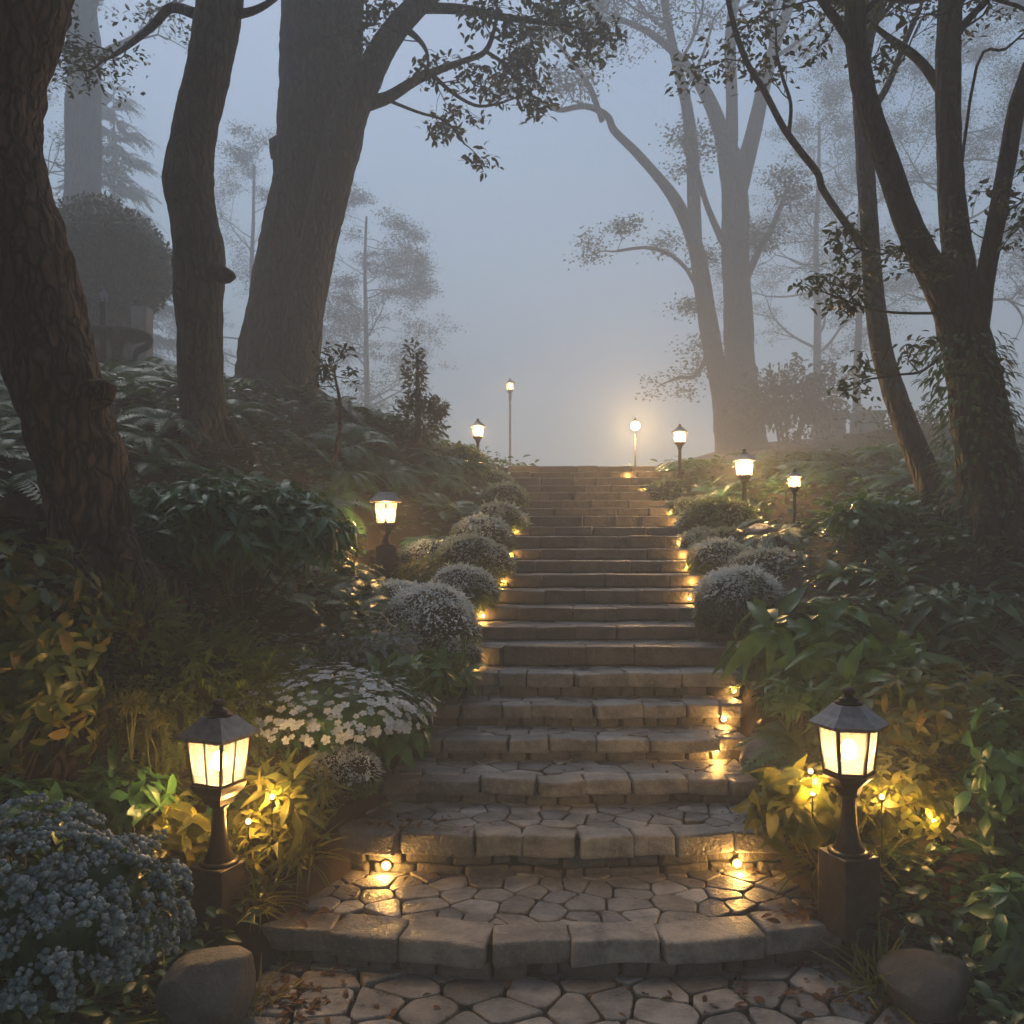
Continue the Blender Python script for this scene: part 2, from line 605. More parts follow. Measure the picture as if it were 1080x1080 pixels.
# ------------------------------------------------------------------ path in front
pm = MB()
crazy_paving(pm, -1.75, 2.15, 1.6, 4.35, 0.195, lambda P: 0.012 + 0.006 * vn(np.c_[P, P[:, 0]], 2, 5), 0.01, 0.05,
             lambda c: abs(c[0] - .2) < 1.62 + .14 * math.sin(c[1] * 5))
tag(pm.build('path', M['stone'], smooth=False), kind='structure')

# ------------------------------------------------------------------ the staircase
stairs = thing('stone_staircase', 'long flight of rustic stone steps climbing between planted banks into fog', 'staircase', (0.2, SD[0], 0))


def bow(i):
    return (0.2, 0.12, 0.06, 0.05, 0.04)[i] if i < 5 else 0.03


def front(i, x):
    u = (x - s_cx(SD[i])) / (s_w(SD[i]) / 2)
    return SD[i] + bow(i) * u * u + 0.018 * np.sin(x * 5.3 + i * 1.7) + 0.01 * np.sin(x * 11.0 + i)


STEP_FRONT = []
for i in range(NS):
    d, z = SD[i], SZ[i]
    z0 = SZ[i - 1] if i else 0.0
    w, cx = float(s_w(d)), float(s_cx(d))
    x0, x1 = cx - w / 2, cx + w / 2
    nd = SD[i + 1] if i < NS - 1 else d + 1.3
    lip_h = min(0.13, max(0.075, (z - z0) * 0.62)) if i < 6 else (z - z0) - .012
    # dark bed of the step
    xs_ = np.linspace(x0 + .03, x1 - .03, 13)
    fr = np.array([front(i, x) for x in xs_]) + 0.05
    bk = np.full(13, nd + 0.3)
    zt = z - 0.035
    zb = z0 - 0.25
    v = np.concatenate([np.c_[xs_, fr, np.full(13, zb)], np.c_[xs_, fr, np.full(13, zt)], np.c_[xs_, bk, np.full(13, zt + .01)], np.c_[xs_, bk, np.full(13, zb)]])
    f = []
    for r_ in range(4):
        for k in range(12):
            a, b = r_ * 13 + k, ((r_ + 1) % 4) * 13 + k
            f.append([a, a + 1, b + 1, b])
    f.append([0, 13, 26, 39])
    f.append([12, 51, 38, 25])
    core = MB()
    core.add(v, f)
    step = core.build('step', M['mortar'], stairs, smooth=False)
    # front edge stones
    e = MB()
    x = x0
    n_avg = 0.42 if i == 0 else (0.36 if i < 6 else 0.5)
    edge_d = 0.22 if i == 0 else 0.17
    slope = -0.03 if i > 4 else -0.01
    while x < x1 - 0.02:
        bw = n_avg * random.uniform(.6, 1.35)
        if x1 - x - bw < n_avg * .5:
            bw = x1 - x
        xc = x + bw / 2
        g = 0.006 if i < 6 else 0.003
        fy = front(i, xc)
        dy = (front(i, xc + .05) - front(i, xc - .05)) / .1
        jz = random.uniform(-.007, .007) if i < 6 else random.uniform(-.003, .003)
        dd = edge_d * random.uniform(.85, 1.2)
        block(e, (xc, fy + dd / 2 + random.uniform(-.012, .012), z - lip_h / 2 + jz), (bw - g, dd, lip_h * random.uniform(.94, 1.04)),
              0.016 if i < 6 else 0.014, 0.007 if i < 6 else 0.0035, math.atan(dy), shear=(random.uniform(-.05, .05), random.uniform(-.012, .012), -slope if False else 0.02))
        x += bw
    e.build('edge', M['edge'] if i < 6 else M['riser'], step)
    # small stones under the edge
    rm = MB()
    rh = z - z0 - lip_h
    rows = 0 if i > 5 else (1 if rh < .11 else 2)
    for r_ in range(rows):
        x = x0 + .02
        hh = (rh + .03) / rows
        while x < x1 - .03:
            bw = (0.2 if i < 6 else 0.34) * random.uniform(.5, 1.5)
            if x1 - x - bw < .1:
                bw = x1 - x - .01
            xc = x + bw / 2
            fy = front(i, xc) + 0.03 + random.uniform(-.01, .012)
            dy = (front(i, xc + .05) - front(i, xc - .05)) / .1
            block(rm, (xc, fy + .07, z0 - .02 + hh * (r_ + .5)), (bw - .01, .14, hh - .006), 0.016, 0.008, math.atan(dy))
            x += bw
    if rm.n:
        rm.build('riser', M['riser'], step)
    # crazy paved tread
    t = MB()
    y0_, y1_ = d + edge_d * .9, nd + 0.16
    crazy_paving(t, x0 + .02, x1 - .02, y0_, y1_, 0.155 if i < 5 else 0.24,
                 lambda P, z=z, y0_=y0_: z - 0.004 + 0.015 * (P[:, 1] - y0_), 0.006, 0.04,
                 lambda c, i=i: c[1] > front(i, c[0]) + edge_d * .8, 1.25 if i < 2 else 1.6)
    if t.n:
        t.build('tread', M['stone'], step, smooth=False)


def sweep(mb, pts, rad, seg=12, amp=0.0, fu=0.0, res=None, cap=True, seed=0):
    """a tapered limb along a smooth curve through pts"""
    P = [Vector(p) for p in pts]
    if res is None:
        res = 4
    pp, rr = [], []
    for i in range(len(P) - 1):
        p0, p1, p2, p3 = P[max(i - 1, 0)], P[i], P[i + 1], P[min(i + 2, len(P) - 1)]
        for k in range(res):
            t = k / res
            pp.append(0.5 * ((2 * p1) + (p2 - p0) * t + (2 * p0 - 5 * p1 + 4 * p2 - p3) * t * t + (3 * p1 - p0 - 3 * p2 + p3) * t ** 3))
            rr.append(rad[i] * (1 - t) + rad[i + 1] * t)
    pp.append(P[-1])
    rr.append(rad[-1])
    n = len(pp)
    tang = [(pp[min(i + 1, n - 1)] - pp[max(i - 1, 0)]).normalized() for i in range(n)]
    u = tang[0].orthogonal().normalized()
    th = np.linspace(0, 2 * math.pi, seg, endpoint=False)
    rings, s = [], 0.0
    for i in range(n):
        u = (u - tang[i] * u.dot(tang[i]))
        u = u.normalized() if u.length > 1e-6 else tang[i].orthogonal().normalized()
        w = tang[i].cross(u)
        if i:
            s += (pp[i] - pp[i - 1]).length
        r = np.full(seg, rr[i])
        if amp:
            q = np.stack([np.cos(th) * 1.3, np.sin(th) * 1.3, np.full(seg, s * 0.9)], 1)
            r = r * (1 + amp * vn(q, 1.1, 31 + seed) + amp * .5 * vn(q * [1, 1, 1.6], 2.7, 32))
        if fu:
            q = np.stack([np.cos(th) * 3.2, np.sin(th) * 3.2, np.full(seg, s * 1.6)], 1)
            a = 1 - np.abs(vn(q, 2.1, 33 + seed)) * 1.6
            q2 = np.stack([np.cos(th) * 5, np.sin(th) * 5, np.full(seg, s * 5)], 1)
            r = r * (1 + fu * a + fu * .6 * vn(q2, 2.3, 34))
        rings.append(np.array(pp[i]) + np.outer(np.cos(th) * r, np.array(u)) + np.outer(np.sin(th) * r, np.array(w)))
    v = np.concatenate(rings)
    i_, k_ = np.meshgrid(np.arange(n - 1), np.arange(seg), indexing='ij')
    a, b = (i_ * seg + k_).ravel(), (i_ * seg + (k_ + 1) % seg).ravel()
    mb.add(v, np.stack([a, b, b + seg, a + seg], 1))
    if cap:
        mb.f[-1] = mb.f[-1]
        base = mb.n - len(v)
        mb.f.append([[base + (n - 1) * seg + k for k in range(seg)], [base + k for k in range(seg)][::-1]])
    return pp


# ------------------------------------------------------------------ leaf shapes (along +Y, face up +Z)
def leaf_tpl(w=0.3, prof=((.0, .0), (.22, .72), (.5, 1.0), (.78, .62), (1.0, .0)), droop=0.25, fold=0.25, wave=0.0):
    v, f = [], []
    rows = []
    for t, h in prof:
        z = -droop * t * t + 0.12 * t
        if h == 0:
            rows.append([len(v)])
            v.append((0, t, z))
        else:
            i = len(v)
            hw = h * w / 2
            v += [(-hw, t, z + fold * hw + wave * math.sin(t * 9)), (0, t, z), (hw, t, z + fold * hw - wave * math.sin(t * 9))]
            rows.append([i, i + 1, i + 2])
    for a, b in zip(rows, rows[1:]):
        if len(a) == 1 and len(b) == 3:
            f += [[a[0], b[1], b[0]], [a[0], b[2], b[1]]]
        elif len(a) == 3 and len(b) == 3:
            f += [[a[0], a[1], b[1], b[0]], [a[1], a[2], b[2], b[1]]]
        elif len(a) == 3 and len(b) == 1:
            f += [[a[0], a[1], b[0]], [a[1], a[2], b[0]]]
    return np.array(v, float), f


LEAF = {
    'ovate': leaf_tpl(0.42, droop=0.35),
    'lance': leaf_tpl(0.26, droop=0.55, fold=0.3),
    'hosta': leaf_tpl(0.4, ((0, 0), (.12, .22), (.35, .9), (.55, 1), (.8, .6), (1, 0)), 0.75, 0.35),
    'blade': leaf_tpl(0.05, ((0, .7), (.3, 1), (.6, .8), (1, 0)), 0.7, 0.2),
    'round': leaf_tpl(0.8, ((0, 0), (.15, .7), (.5, 1), (.85, .65), (1, 0)), 0.2, 0.15),
    'tiny': (np.array([(0, 0, 0), (-.25, .5, .06), (0, 1, -.08), (.25, .5, .06)], float), [[0, 3, 2, 1]]),
    'needle': (np.array([(-.05, 0, 0), (.05, 0, 0), (.03, .6, -.05), (0, 1, -.2), (-.03, .6, -.05)], float), [[0, 1, 2, 3, 4]]),
}


def frond_tpl(n=13, length=1.0, w=0.22, arc=0.55, pin=0.09):
    """one arching fern frond made of paired leaflets"""
    V, F = [], []
    k = 0
    for i in range(n):
        t = 0.1 + 0.9 * i / (n - 1)
        l = w * math.sin(math.pi * (0.12 + 0.86 * t)) ** .8 + .02
        y, z = t * length * (1 - .18 * arc * t), length * (0.55 * t - arc * 1.15 * t * t)
        dz = 0.55 - 2.3 * arc * t
        for s in (-1, 1):
            a = np.array([0, y, z])
            tip = np.array([s * l, y + l * .35 + 0, z + l * .35 * dz - l * .25])
            mid = (a + tip) / 2
            side = np.array([0, pin * .5, pin * .5 * dz])
            V += [a, mid - side, tip, mid + side]
            F.append([k, k + 1, k + 2, k + 3] if s > 0 else [k + 3, k + 2, k + 1, k])
            k += 4
    # the rib
    for i in range(6):
        t0, t1 = i / 6, (i + 1) / 6
        for t in (t0, t1):
            y, z = t * length * (1 - .18 * arc * t), length * (0.55 * t - arc * 1.15 * t * t)
            V += [(-.008, y, z + .003), (.008, y, z + .003)]
        F.append([k, k + 1, k + 3, k + 2])
        k += 4
    return np.array(V, float), F


for nm_, w_, dr_, pr_ in (('ovate', .42, .35, None), ('lance', .26, .55, None), ('hosta', .4, .75, ((0, 0), (.12, .22), (.35, .9), (.55, 1), (.8, .6), (1, 0)))):
    kw = {} if pr_ is None else {'prof': pr_}
    LEAF[nm_ + '_b'] = leaf_tpl(w_ * .9, droop=dr_ * 1.7, fold=.5, wave=.02, **kw)
    LEAF[nm_ + '_c'] = leaf_tpl(w_ * 1.1, droop=dr_ * .4, fold=.12, wave=.05, **kw)
LEAF['frond'] = frond_tpl()
LEAF['frond_long'] = frond_tpl(16, 1.0, 0.17, 0.75, 0.075)


def feather_tpl():
    """a soft plume of fine needles round a curved stem"""
    r = np.random.default_rng(5)
    V, F, k = [], [], 0
    for i in range(46):
        t = (i + 1) / 46
        p = np.array([0, t * .9, .25 * t - .45 * t * t])
        a = r.uniform(0, 6.28)
        l = .2 * (1.05 - t * .7)
        dv = np.array([math.cos(a) * .8, .75, math.sin(a) * .6 + .1])
        dv = dv / np.linalg.norm(dv) * l
        sd = np.cross(dv, [0.3, .2, 1])
        sd = sd / np.linalg.norm(sd) * .03
        V += [p - sd, p + sd, p + dv + [0, 0, -.02]]
        F.append([k, k + 1, k + 2])
        k += 3
    return np.array(V, float), F


LEAF['feather'] = feather_tpl()


def petal_flower():
    V, F, k = [], [], 0
    for i in range(5):
        a = i * 2 * math.pi / 5
        c, s = math.cos(a), math.sin(a)
        for x, y, z in ((0, .05, 0), (-.4, .55, .1), (-.3, .95, .16), (0, 1.02, .1), (.3, .95, .16), (.4, .55, .1)):
            V.append((x * c - y * s, x * s + y * c, z + i * .004))
        F.append([k, k + 5, k + 4, k + 3, k + 2, k + 1])
        k += 6
    return np.array(V, float), F


def norm(a):
    return a / np.maximum(np.linalg.norm(a, axis=-1, keepdims=True), 1e-9)


def scatter(mb, tpl, pos, fwd, up, size, frost=None, wid=None):
    """many copies of one leaf shape in one mesh"""
    tv, tf = LEAF[tpl] if isinstance(tpl, str) else tpl
    pos, fwd, up = np.asarray(pos, float), norm(np.asarray(fwd, float)), np.asarray(up, float)
    n = len(pos)
    rt = norm(np.cross(fwd, up))
    up2 = np.cross(rt, fwd)
    size = np.broadcast_to(np.asarray(size, float), (n,))
    wid = np.ones(n) if wid is None else wid
    L = (tv[None, :, 0:1] * rt[:, None] * wid[:, None, None] + tv[None, :, 1:2] * fwd[:, None] + tv[None, :, 2:3] * up2[:, None])
    v = pos[:, None] + L * size[:, None, None]
    m = len(tv)
    base = np.arange(n) * m
    att = None
    if frost is not None:
        att = np.repeat(np.asarray(frost, float), m)
    first = True
    by = {}
    for q in tf:
        by.setdefault(len(q), []).append(q)
    for qs in by.values():
        q = np.array(qs)
        f = (base[:, None, None] + q[None]).reshape(-1, q.shape[1])
        if first:
            mb.add(v.reshape(-1, 3), f, att)
            first = False
            b0 = mb.n - n * m
        else:
            mb.f.append(f + b0)


def rand_dirs(n, zmin=-1.0, zmax=1.0):
    z = RNG.uniform(zmin, zmax, n)
    a = RNG.uniform(0, 2 * math.pi, n)
    r = np.sqrt(np.maximum(0, 1 - z * z))
    return np.stack([r * np.cos(a), r * np.sin(a), z], 1)


UP = np.array([0, 0, 1.0])


def rosettes(mb, centres, axes, n_leaf, size, tpl, elev=(0.1, 0.6), jit=0.7, frost=None):
    """whorls of leaves round each shoot tip"""
    P, Fw, U, S = [], [], [], []
    for c, a in zip(centres, axes):
        a = a / np.linalg.norm(a)
        t1 = np.cross(a, [0.31, 0.2, 0.93])
        t1 /= np.linalg.norm(t1)
        t2 = np.cross(a, t1)
        ph = random.uniform(0, 6.28)
        k = max(3, int(n_leaf * random.uniform(.7, 1.3)))
        for i in range(k):
            th = ph + i * 2.4
            el = random.uniform(*elev)
            d = (t1 * math.cos(th) + t2 * math.sin(th)) * math.cos(el) + a * math.sin(el)
            P.append(c + a * random.uniform(-.12, .05) * size)
            Fw.append(d + RNG.normal(0, jit * .3, 3))
            U.append(a + RNG.normal(0, jit * .4, 3))
            S.append(size * random.choice((random.uniform(.4, .8), random.uniform(.75, 1.25))))
    P, Fw, U, S = np.array(P), np.array(Fw), np.array(U), np.array(S)
    pick = RNG.uniform(0, 1, len(P))
    wd = RNG.uniform(.75, 1.2, len(P))
    for lo, hi, nm in ((0, .45, tpl), (.45, .75, tpl + '_b'), (.75, 1.01, tpl + '_c')):
        k = (pick >= lo) & (pick < hi)
        if k.any():
            scatter(mb, nm, P[k], Fw[k], U[k], S[k], None, wd[k])


def dome_points(n, c, rad, zmin=-0.1, shell=(0.72, 1.03), lump=0.12, seed=0):
    d = rand_dirs(n, zmin, 1)
    k = RNG.uniform(*shell, n) * (1 + lump * vn(d, 2.3, 40 + seed) + lump * .5 * vn(d, 5.1, 41 + seed))
    return np.array(c) + d * np.array(rad) * k[:, None], norm(d / np.array(rad))


def blob(mb, c, rad, seg=18, amp=0.1, f=2.0, seed=0, zcut=None):
    th = np.linspace(0, math.pi, seg // 2 + 1)
    ph = np.linspace(0, 2 * math.pi, seg, endpoint=False)
    T, Pp = np.meshgrid(th, ph, indexing='ij')
    d = np.stack([np.sin(T) * np.cos(Pp), np.sin(T) * np.sin(Pp), np.cos(T)], -1).reshape(-1, 3)
    k = 1 + amp * vn(d, f, 50 + seed) + amp * .35 * vn(d, f * 2.8, 51 + seed)
    v = np.array(c) + d * np.array(rad) * k[:, None]
    n = seg // 2
    i_, k_ = np.meshgrid(np.arange(n), np.arange(seg), indexing='ij')
    a, b = (i_ * seg + k_).ravel(), (i_ * seg + (k_ + 1) % seg).ravel()
    mb.add(v, np.stack([a, a + seg, b + seg, b], 1))


def stems(mb, base, tips, r=0.006, seg=4):
    for t in tips:
        b = np.array(base) + RNG.normal(0, .03, 3) * [1, 1, 0]
        m = (b + t) / 2 + RNG.normal(0, .03, 3) + [0, 0, .04]
        sweep(mb, [b, m, t], [r * 1.3, r, r * .6], seg, res=2, cap=False)

# ------------------------------------------------------------------ trees
def grow(wood, tips, p, dr, length, r, depth, spread=0.6, up=0.05, seg=5):
    pts, rad = [p], [r]
    d = dr.normalized()
    n = 3
    for i in range(n):
        d = (d + Vector(RNG.normal(0, .17, 3)) + Vector((0, 0, up))).normalized()
        pts.append(pts[-1] + d * length / n)
        rad.append(max(.004, r * (1 - .42 * (i + 1) / n)))
    sweep(wood, pts, rad, seg if depth else 4, res=2, cap=False)
    if depth == 0:
        tips.append(pts[-1])
        tips.append(pts[-2])
        return
    for k in range(random.choice((2, 3, 3))):
        b = pts[-1] if k == 0 else pts[random.choice((1, 2, 3))]
        nd = (d * (1 - spread * .4) + Vector(rand_dirs(1)[0]) * spread).normalized()
        grow(wood, tips, b, nd, length * random.uniform(.6, .8), rad[-1] * .8, depth - 1, spread, up, seg)


def crown_leaves(mb, tips, per, rad, size, tpl='tiny', flat=0.5):
    T = np.array([tuple(t) for t in tips])
    n = len(T) * per
    P = np.repeat(T, per, 0) + RNG.normal(0, rad * .5, (n, 3)) * [1, 1, flat]
    d = rand_dirs(n, -.8, .35)
    scatter(mb, tpl, P, d, UP + RNG.normal(0, .6, (n, 3)), RNG.uniform(.6, 1.3, n) * size)


def limb_pts(px, d0, d1, d2=None):
    """outline points (column, row, half width) between two distances -> world points and radii"""
    n = len(px)
    pts, rad = [], []
    for i, (x, y, h) in enumerate(px):
        t = i / (n - 1)
        d = d0 + (d1 - d0) * t
        pts.append(at(x, y, d))
        rad.append(h * d / FPX)
    return pts, rad


def tree(name, label, mat, limbs, leafmat='crown', per=8, lrad=.3, lsize=.09, tpl='tiny', group=None, extra=(), flat=.5, roots=0):
    """limbs: (pixels, d0, d1, seg, bump amplitude, furrow, (twig depth, twig length) or None)"""
    root, tips, tw = None, [], MB()
    nbr = 0
    for pxs, d0, d1, seg, amp, fu, tg in limbs:
        pts, rad = limb_pts(pxs, d0, d1)
        if root is None:
            b = pts[0]
            g = gz1(b.x, b.y)
            root = thing(name, label, 'tree', (b.x, b.y, g), 0, group)
            pts = [Vector((b.x, b.y, g - .25))] + pts
            rad = [rad[0] * 1.25] + rad
        mb = MB()
        sweep(mb, pts, rad, seg, amp, fu, res=8 if fu else 4, seed=nbr)
        mb.build('trunk' if nbr == 0 else 'branch', mat, root)
        if nbr == 0 and roots:
            c0 = pts[1]
            for k in range(roots):
                a = k * 6.28 / roots + random.uniform(-.4, .4)
                o = Vector((math.cos(a), math.sin(a), 0))
                r0 = rad[1]
                L = min(.5, r0 * random.uniform(1.4, 2.4))
                q = [pts[2].lerp(c0, .6) + o * r0 * .35 + Vector((0, 0, .1)), c0 + o * r0 * 1.0 + Vector((0, 0, .12))]
                for t in (.55, 1.0):
                    e_ = c0 + o * (r0 * 1.0 + L * t) + Vector((-o.y, o.x, 0)) * random.uniform(-.12, .12)
                    q.append(Vector((e_.x, e_.y, gz1(e_.x, e_.y) + .03 - .12 * t)))
                rm_ = MB()
                sweep(rm_, q, [r0 * .42, r0 * .36, r0 * .2, r0 * .08], 14, .12, .06, res=5, seed=k)
                rm_.build('root', mat, root)
        nbr += 1
        if tg:
            dep, ln, num = tg
            for k in range(num):
                if k == 0:
                    p, dr, r = pts[-1], pts[-1] - pts[-2], rad[-1]
                else:
                    i = random.randint(max(1, len(pts) - 3), len(pts) - 1)
                    t = random.random()
                    p = pts[i - 1].lerp(pts[i], t)
                    dr = (pts[i] - pts[i - 1]).normalized() * .5 + Vector(rand_dirs(1, -.2, .8)[0])
                    r = rad[i] * .5
                grow(tw, tips, p, dr, ln, max(.008, min(r, .12) * .8), dep)
    for p, dr, ln, dep in extra:
        grow(tw, tips, p, Vector(dr), ln, .02, dep)
    if tw.n:
        tag(tw.build('twig', mat, root), kind='stuff')
    if tips and per:
        cm = MB()
        crown_leaves(cm, tips, per, lrad, lsize, tpl, flat)
        cm.build('crown', M[leafmat], root)
    return root


# the near leaning trunk on the left
tree('leaning_tree', 'thick leaning brown trunk with rugged bark, closest to the viewer at the left edge', M['bark_warm'], [
    ([(108, 640, 62), (100, 600, 46), (96, 560, 40), (90, 500, 40), (74, 450, 41), (60, 400, 42), (46, 350, 41), (34, 300, 41), (20, 250, 42),
      (4, 200, 41), (-6, 150, 40), (-6, 100, 42), (2, 50, 46), (12, 0, 50), (26, -70, 50), (30, -170, 46), (20, -300, 40)], 5.5, 5.6, 60, .07, .085, (3, 1.5, 4)),
    ([(80, 425, 24), (100, 416, 17), (110, 412, 13), (113, 411, 9)], 5.45, 5.33, 20, .2, .08, None),
    ([(128, 560, 12), (140, 610, 14), (150, 660, 10)], 5.35, 5.1, 16, .1, .1, None),
], 'crown_near', 10, .35, .09, roots=6)

tree('tall_tree', 'dark bumpy single trunk between the leaning trunk and the twin trunk', M['bark'], [
    ([(214, 468, 31), (214, 440, 25), (212, 400, 22), (211, 360, 22), (210, 310, 24), (209, 265, 25), (203, 225, 23), (198, 190, 25), (203, 150, 22), (214, 100, 21),
      (225, 50, 22), (233, 0, 22), (242, -70, 21), (250, -170, 18), (252, -280, 12)], 9, 9.3, 40, .06, .045, (3, 1.8, 5)),
    ([(226, 285, 9), (236, 290, 9), (243, 291, 6), (245, 291, 3)], 8.95, 8.8, 14, .1, .06, None),
    ([(240, 12, 9), (256, 14, 5), (275, 8, 4), (295, -6, 3), (330, -40, 2)], 9.2, 9.0, 10, .05, 0, (2, .6, 3)),
    ([(205, 14, 6), (180, 8, 5), (160, 28, 4), (135, 48, 3), (118, 60, 2)], 9.3, 10, 10, .05, 0, (2, .5, 3)),
], 'crown', 14, .3, .085, roots=5)

twin = tree('twin_trunk_tree', 'huge twin trunk rising on the bank, its right limb arching over the steps', M['bark'], [
    ([(284, 432, 50), (287, 405, 40), (292, 360, 36), (300, 310, 33), (310, 255, 33), (322, 205, 34), (331, 160, 38), (337, 110, 41), (340, 60, 42), (341, 0, 43),
      (344, -80, 40), (346, -180, 32), (340, -300, 20)], 13.20, 13.50, 48, .05, .045, (3, 2.2, 6)),
    ([(312, 428, 24), (316, 390, 20), (322, 330, 19), (334, 265, 19), (348, 205, 19), (361, 150, 20), (371, 118, 17), (386, 86, 15), (404, 50, 13), (428, 18, 12),
      (460, -12, 10), (510, -50, 8), (560, -90, 6)], 12.95, 12.40, 30, .05, .04, (3, 1.3, 4)),
    ([(296, 165, 12), (291, 152, 9), (287, 145, 5)], 13.20, 13.10, 14, .1, .06, None),
    ([(374, 112, 10), (390, 108, 8), (410, 102, 6), (436, 86, 5), (462, 74, 4), (490, 64, 3), (512, 54, 3), (522, 28, 2), (524, 10, 2)], 12.80, 12.30, 12, .05, 0, (1, .5, 2)),
    ([(512, 54, 2), (530, 66, 2), (545, 84, 1.6), (556, 96, 1.4)], 12.30, 12.10, 8, .05, 0, (1, .3, 2)),
    ([(455, 78, 2.5), (480, 100, 2), (505, 112, 1.6), (530, 108, 1.4)], 12.60, 12.20, 8, .05, 0, (1, .35, 5)),
    ([(405, 104, 2), (440, 118, 1.6), (470, 128, 1.4), (490, 152, 1)], 12.80, 12.40, 8, .05, 0, (1, .25, 1)),
    ([(440, 8, 6), (490, 10, 5), (530, 18, 4), (560, 22, 3), (585, 26, 2)], 12.50, 11.80, 8, .05, 0, (2, .45, 7)),
    ([(420, 25, 5), (440, 40, 3), (450, 55, 2), (452, 75, 1)], 12.50, 12.80, 8, .05, 0, (2, .5, 3)),
], 'crown', 14, .24, .12, 'ovate', roots=6)

tree('misty_tree', 'pale foggy trunk standing behind the clipped dome', M['bark_far'], [
    ([(86, 372, 22), (86, 240, 18), (88, 180, 18), (88, 120, 17), (89, 60, 16), (84, 0, 15), (80, -120, 13)], 30, 30.4, 22, .05, .03, (3, 2.6, 4)),
    ([(100, 68, 6), (116, 54, 5), (140, 42, 4), (165, 22, 3), (185, 5, 2)], 30, 29.6, 10, .04, 0, (2, 1.4, 4)),
], 'crown', 8, .5, .14, group=None)

tree('double_trunk_tree', 'hazy pair of trunks right of the top step with one long arching limb', M['bark_far'], [
    ([(786, 476, 27), (783, 440, 20), (780, 380, 16), (778, 320, 14), (776, 270, 14), (775, 220, 14), (772, 185, 13), (768, 160, 12)], 31.0, 31.0, 26, .05, .03, None),
    ([(772, 486, 18), (768, 462, 14), (762, 420, 11), (754, 380, 10), (747, 340, 10), (741, 300, 9), (734, 262, 8), (722, 230, 7), (708, 205, 6), (690, 182, 5), (668, 158, 4.5),
      (648, 138, 4), (640, 122, 3.5), (618, 112, 3), (590, 116, 2.5), (572, 108, 2)], 31.0, 29.6, 18, .05, .02, (2, .9, 3)),
    ([(734, 262, 7), (732, 220, 7), (730, 160, 6.5), (724, 110, 6), (712, 60, 5), (702, 10, 4), (690, -60, 3)], 30.7, 31.0, 14, .04, 0, (3, 2.8, 6)),
    ([(635, 128, 3), (622, 92, 3), (606, 70, 2.6), (592, 50, 2.2), (580, 40, 1.6)], 29.8, 29.6, 8, .04, 0, (1, .5, 1)),
    ([(768, 165, 9), (758, 130, 8), (745, 100, 7), (728, 74, 5), (700, 45, 4), (668, 26, 3), (640, 20, 2.5), (605, 30, 2)], 31.0, 30.0, 12, .04, 0, (2, 1.0, 5)),
    ([(776, 210, 10), (788, 165, 9), (798, 125, 8), (808, 80, 7), (820, 40, 6), (838, -10, 5), (860, -80, 4)], 31.0, 31.4, 14, .04, 0, (3, 2.8, 7)),
    ([(770, 168, 8), (772, 110, 6), (770, 50, 6), (774, -10, 5), (776, -90, 4)], 31.0, 31.3, 12, .04, 0, (3, 2.8, 6)),
    ([(775, 280, 4), (760, 250, 4), (745, 215, 3), (735, 180, 3)], 31.0, 30.6, 8, .04, 0, (2, .8, 3)),
    ([(784, 300, 4), (800, 265, 3.5), (815, 238, 3), (828, 205, 2)], 31.0, 31.4, 8, .04, 0, (2, .8, 3)),
    ([(752, 360, 3), (735, 395, 2.4), (718, 398, 2), (706, 402, 1.4)], 30.6, 30.2, 8, .04, 0, (1, .5, 6)),
    ([(750, 345, 2.5), (725, 285, 2.4), (690, 262, 2), (650, 265, 1.4)], 31.2, 31.6, 8, .04, 0, (2, .6, 5)),
], 'crown', 34, .65, .14, flat=.4)

tree('curved_tree', 'slim brown trunk curving up from the right bank with a thin dark side limb', M['bark'], [
    ([(988, 542, 17), (978, 505, 14), (966, 475, 13), (952, 440, 12), (940, 405, 11), (930, 370, 10.5), (924, 330, 10), (920, 290, 9.5), (917, 240, 9), (914, 190, 9),
      (911, 140, 8.5), (908, 90, 8), (914, 40, 8), (926, 0, 7), (940, -80, 6), (960, -160, 4)], 8.5, 10.0, 30, .05, .05, (3, 1.2, 4)),
    ([(912, 262, 4.5), (900, 246, 4), (885, 226, 3.8), (868, 200, 3.6), (862, 182, 3.6), (846, 162, 3.6), (826, 134, 3.4), (806, 96, 3.2), (790, 70, 3), (778, 40, 3),
      (768, 0, 2.6), (760, -50, 2)], 9, 8.4, 12, .05, .03, (2, .5, 3)),
    ([(832, 140, 2.4), (834, 110, 2), (826, 84, 2), (820, 60, 1.6)], 8.7, 8.8, 8, .05, 0, (1, .4, 2)),
    ([(918, 120, 4), (936, 90, 3.5), (950, 55, 3), (970, 10, 2.4)], 9.9, 10.2, 8, .05, 0, (2, .6, 4)),
], 'crown', 14, .28, .09, roots=4)

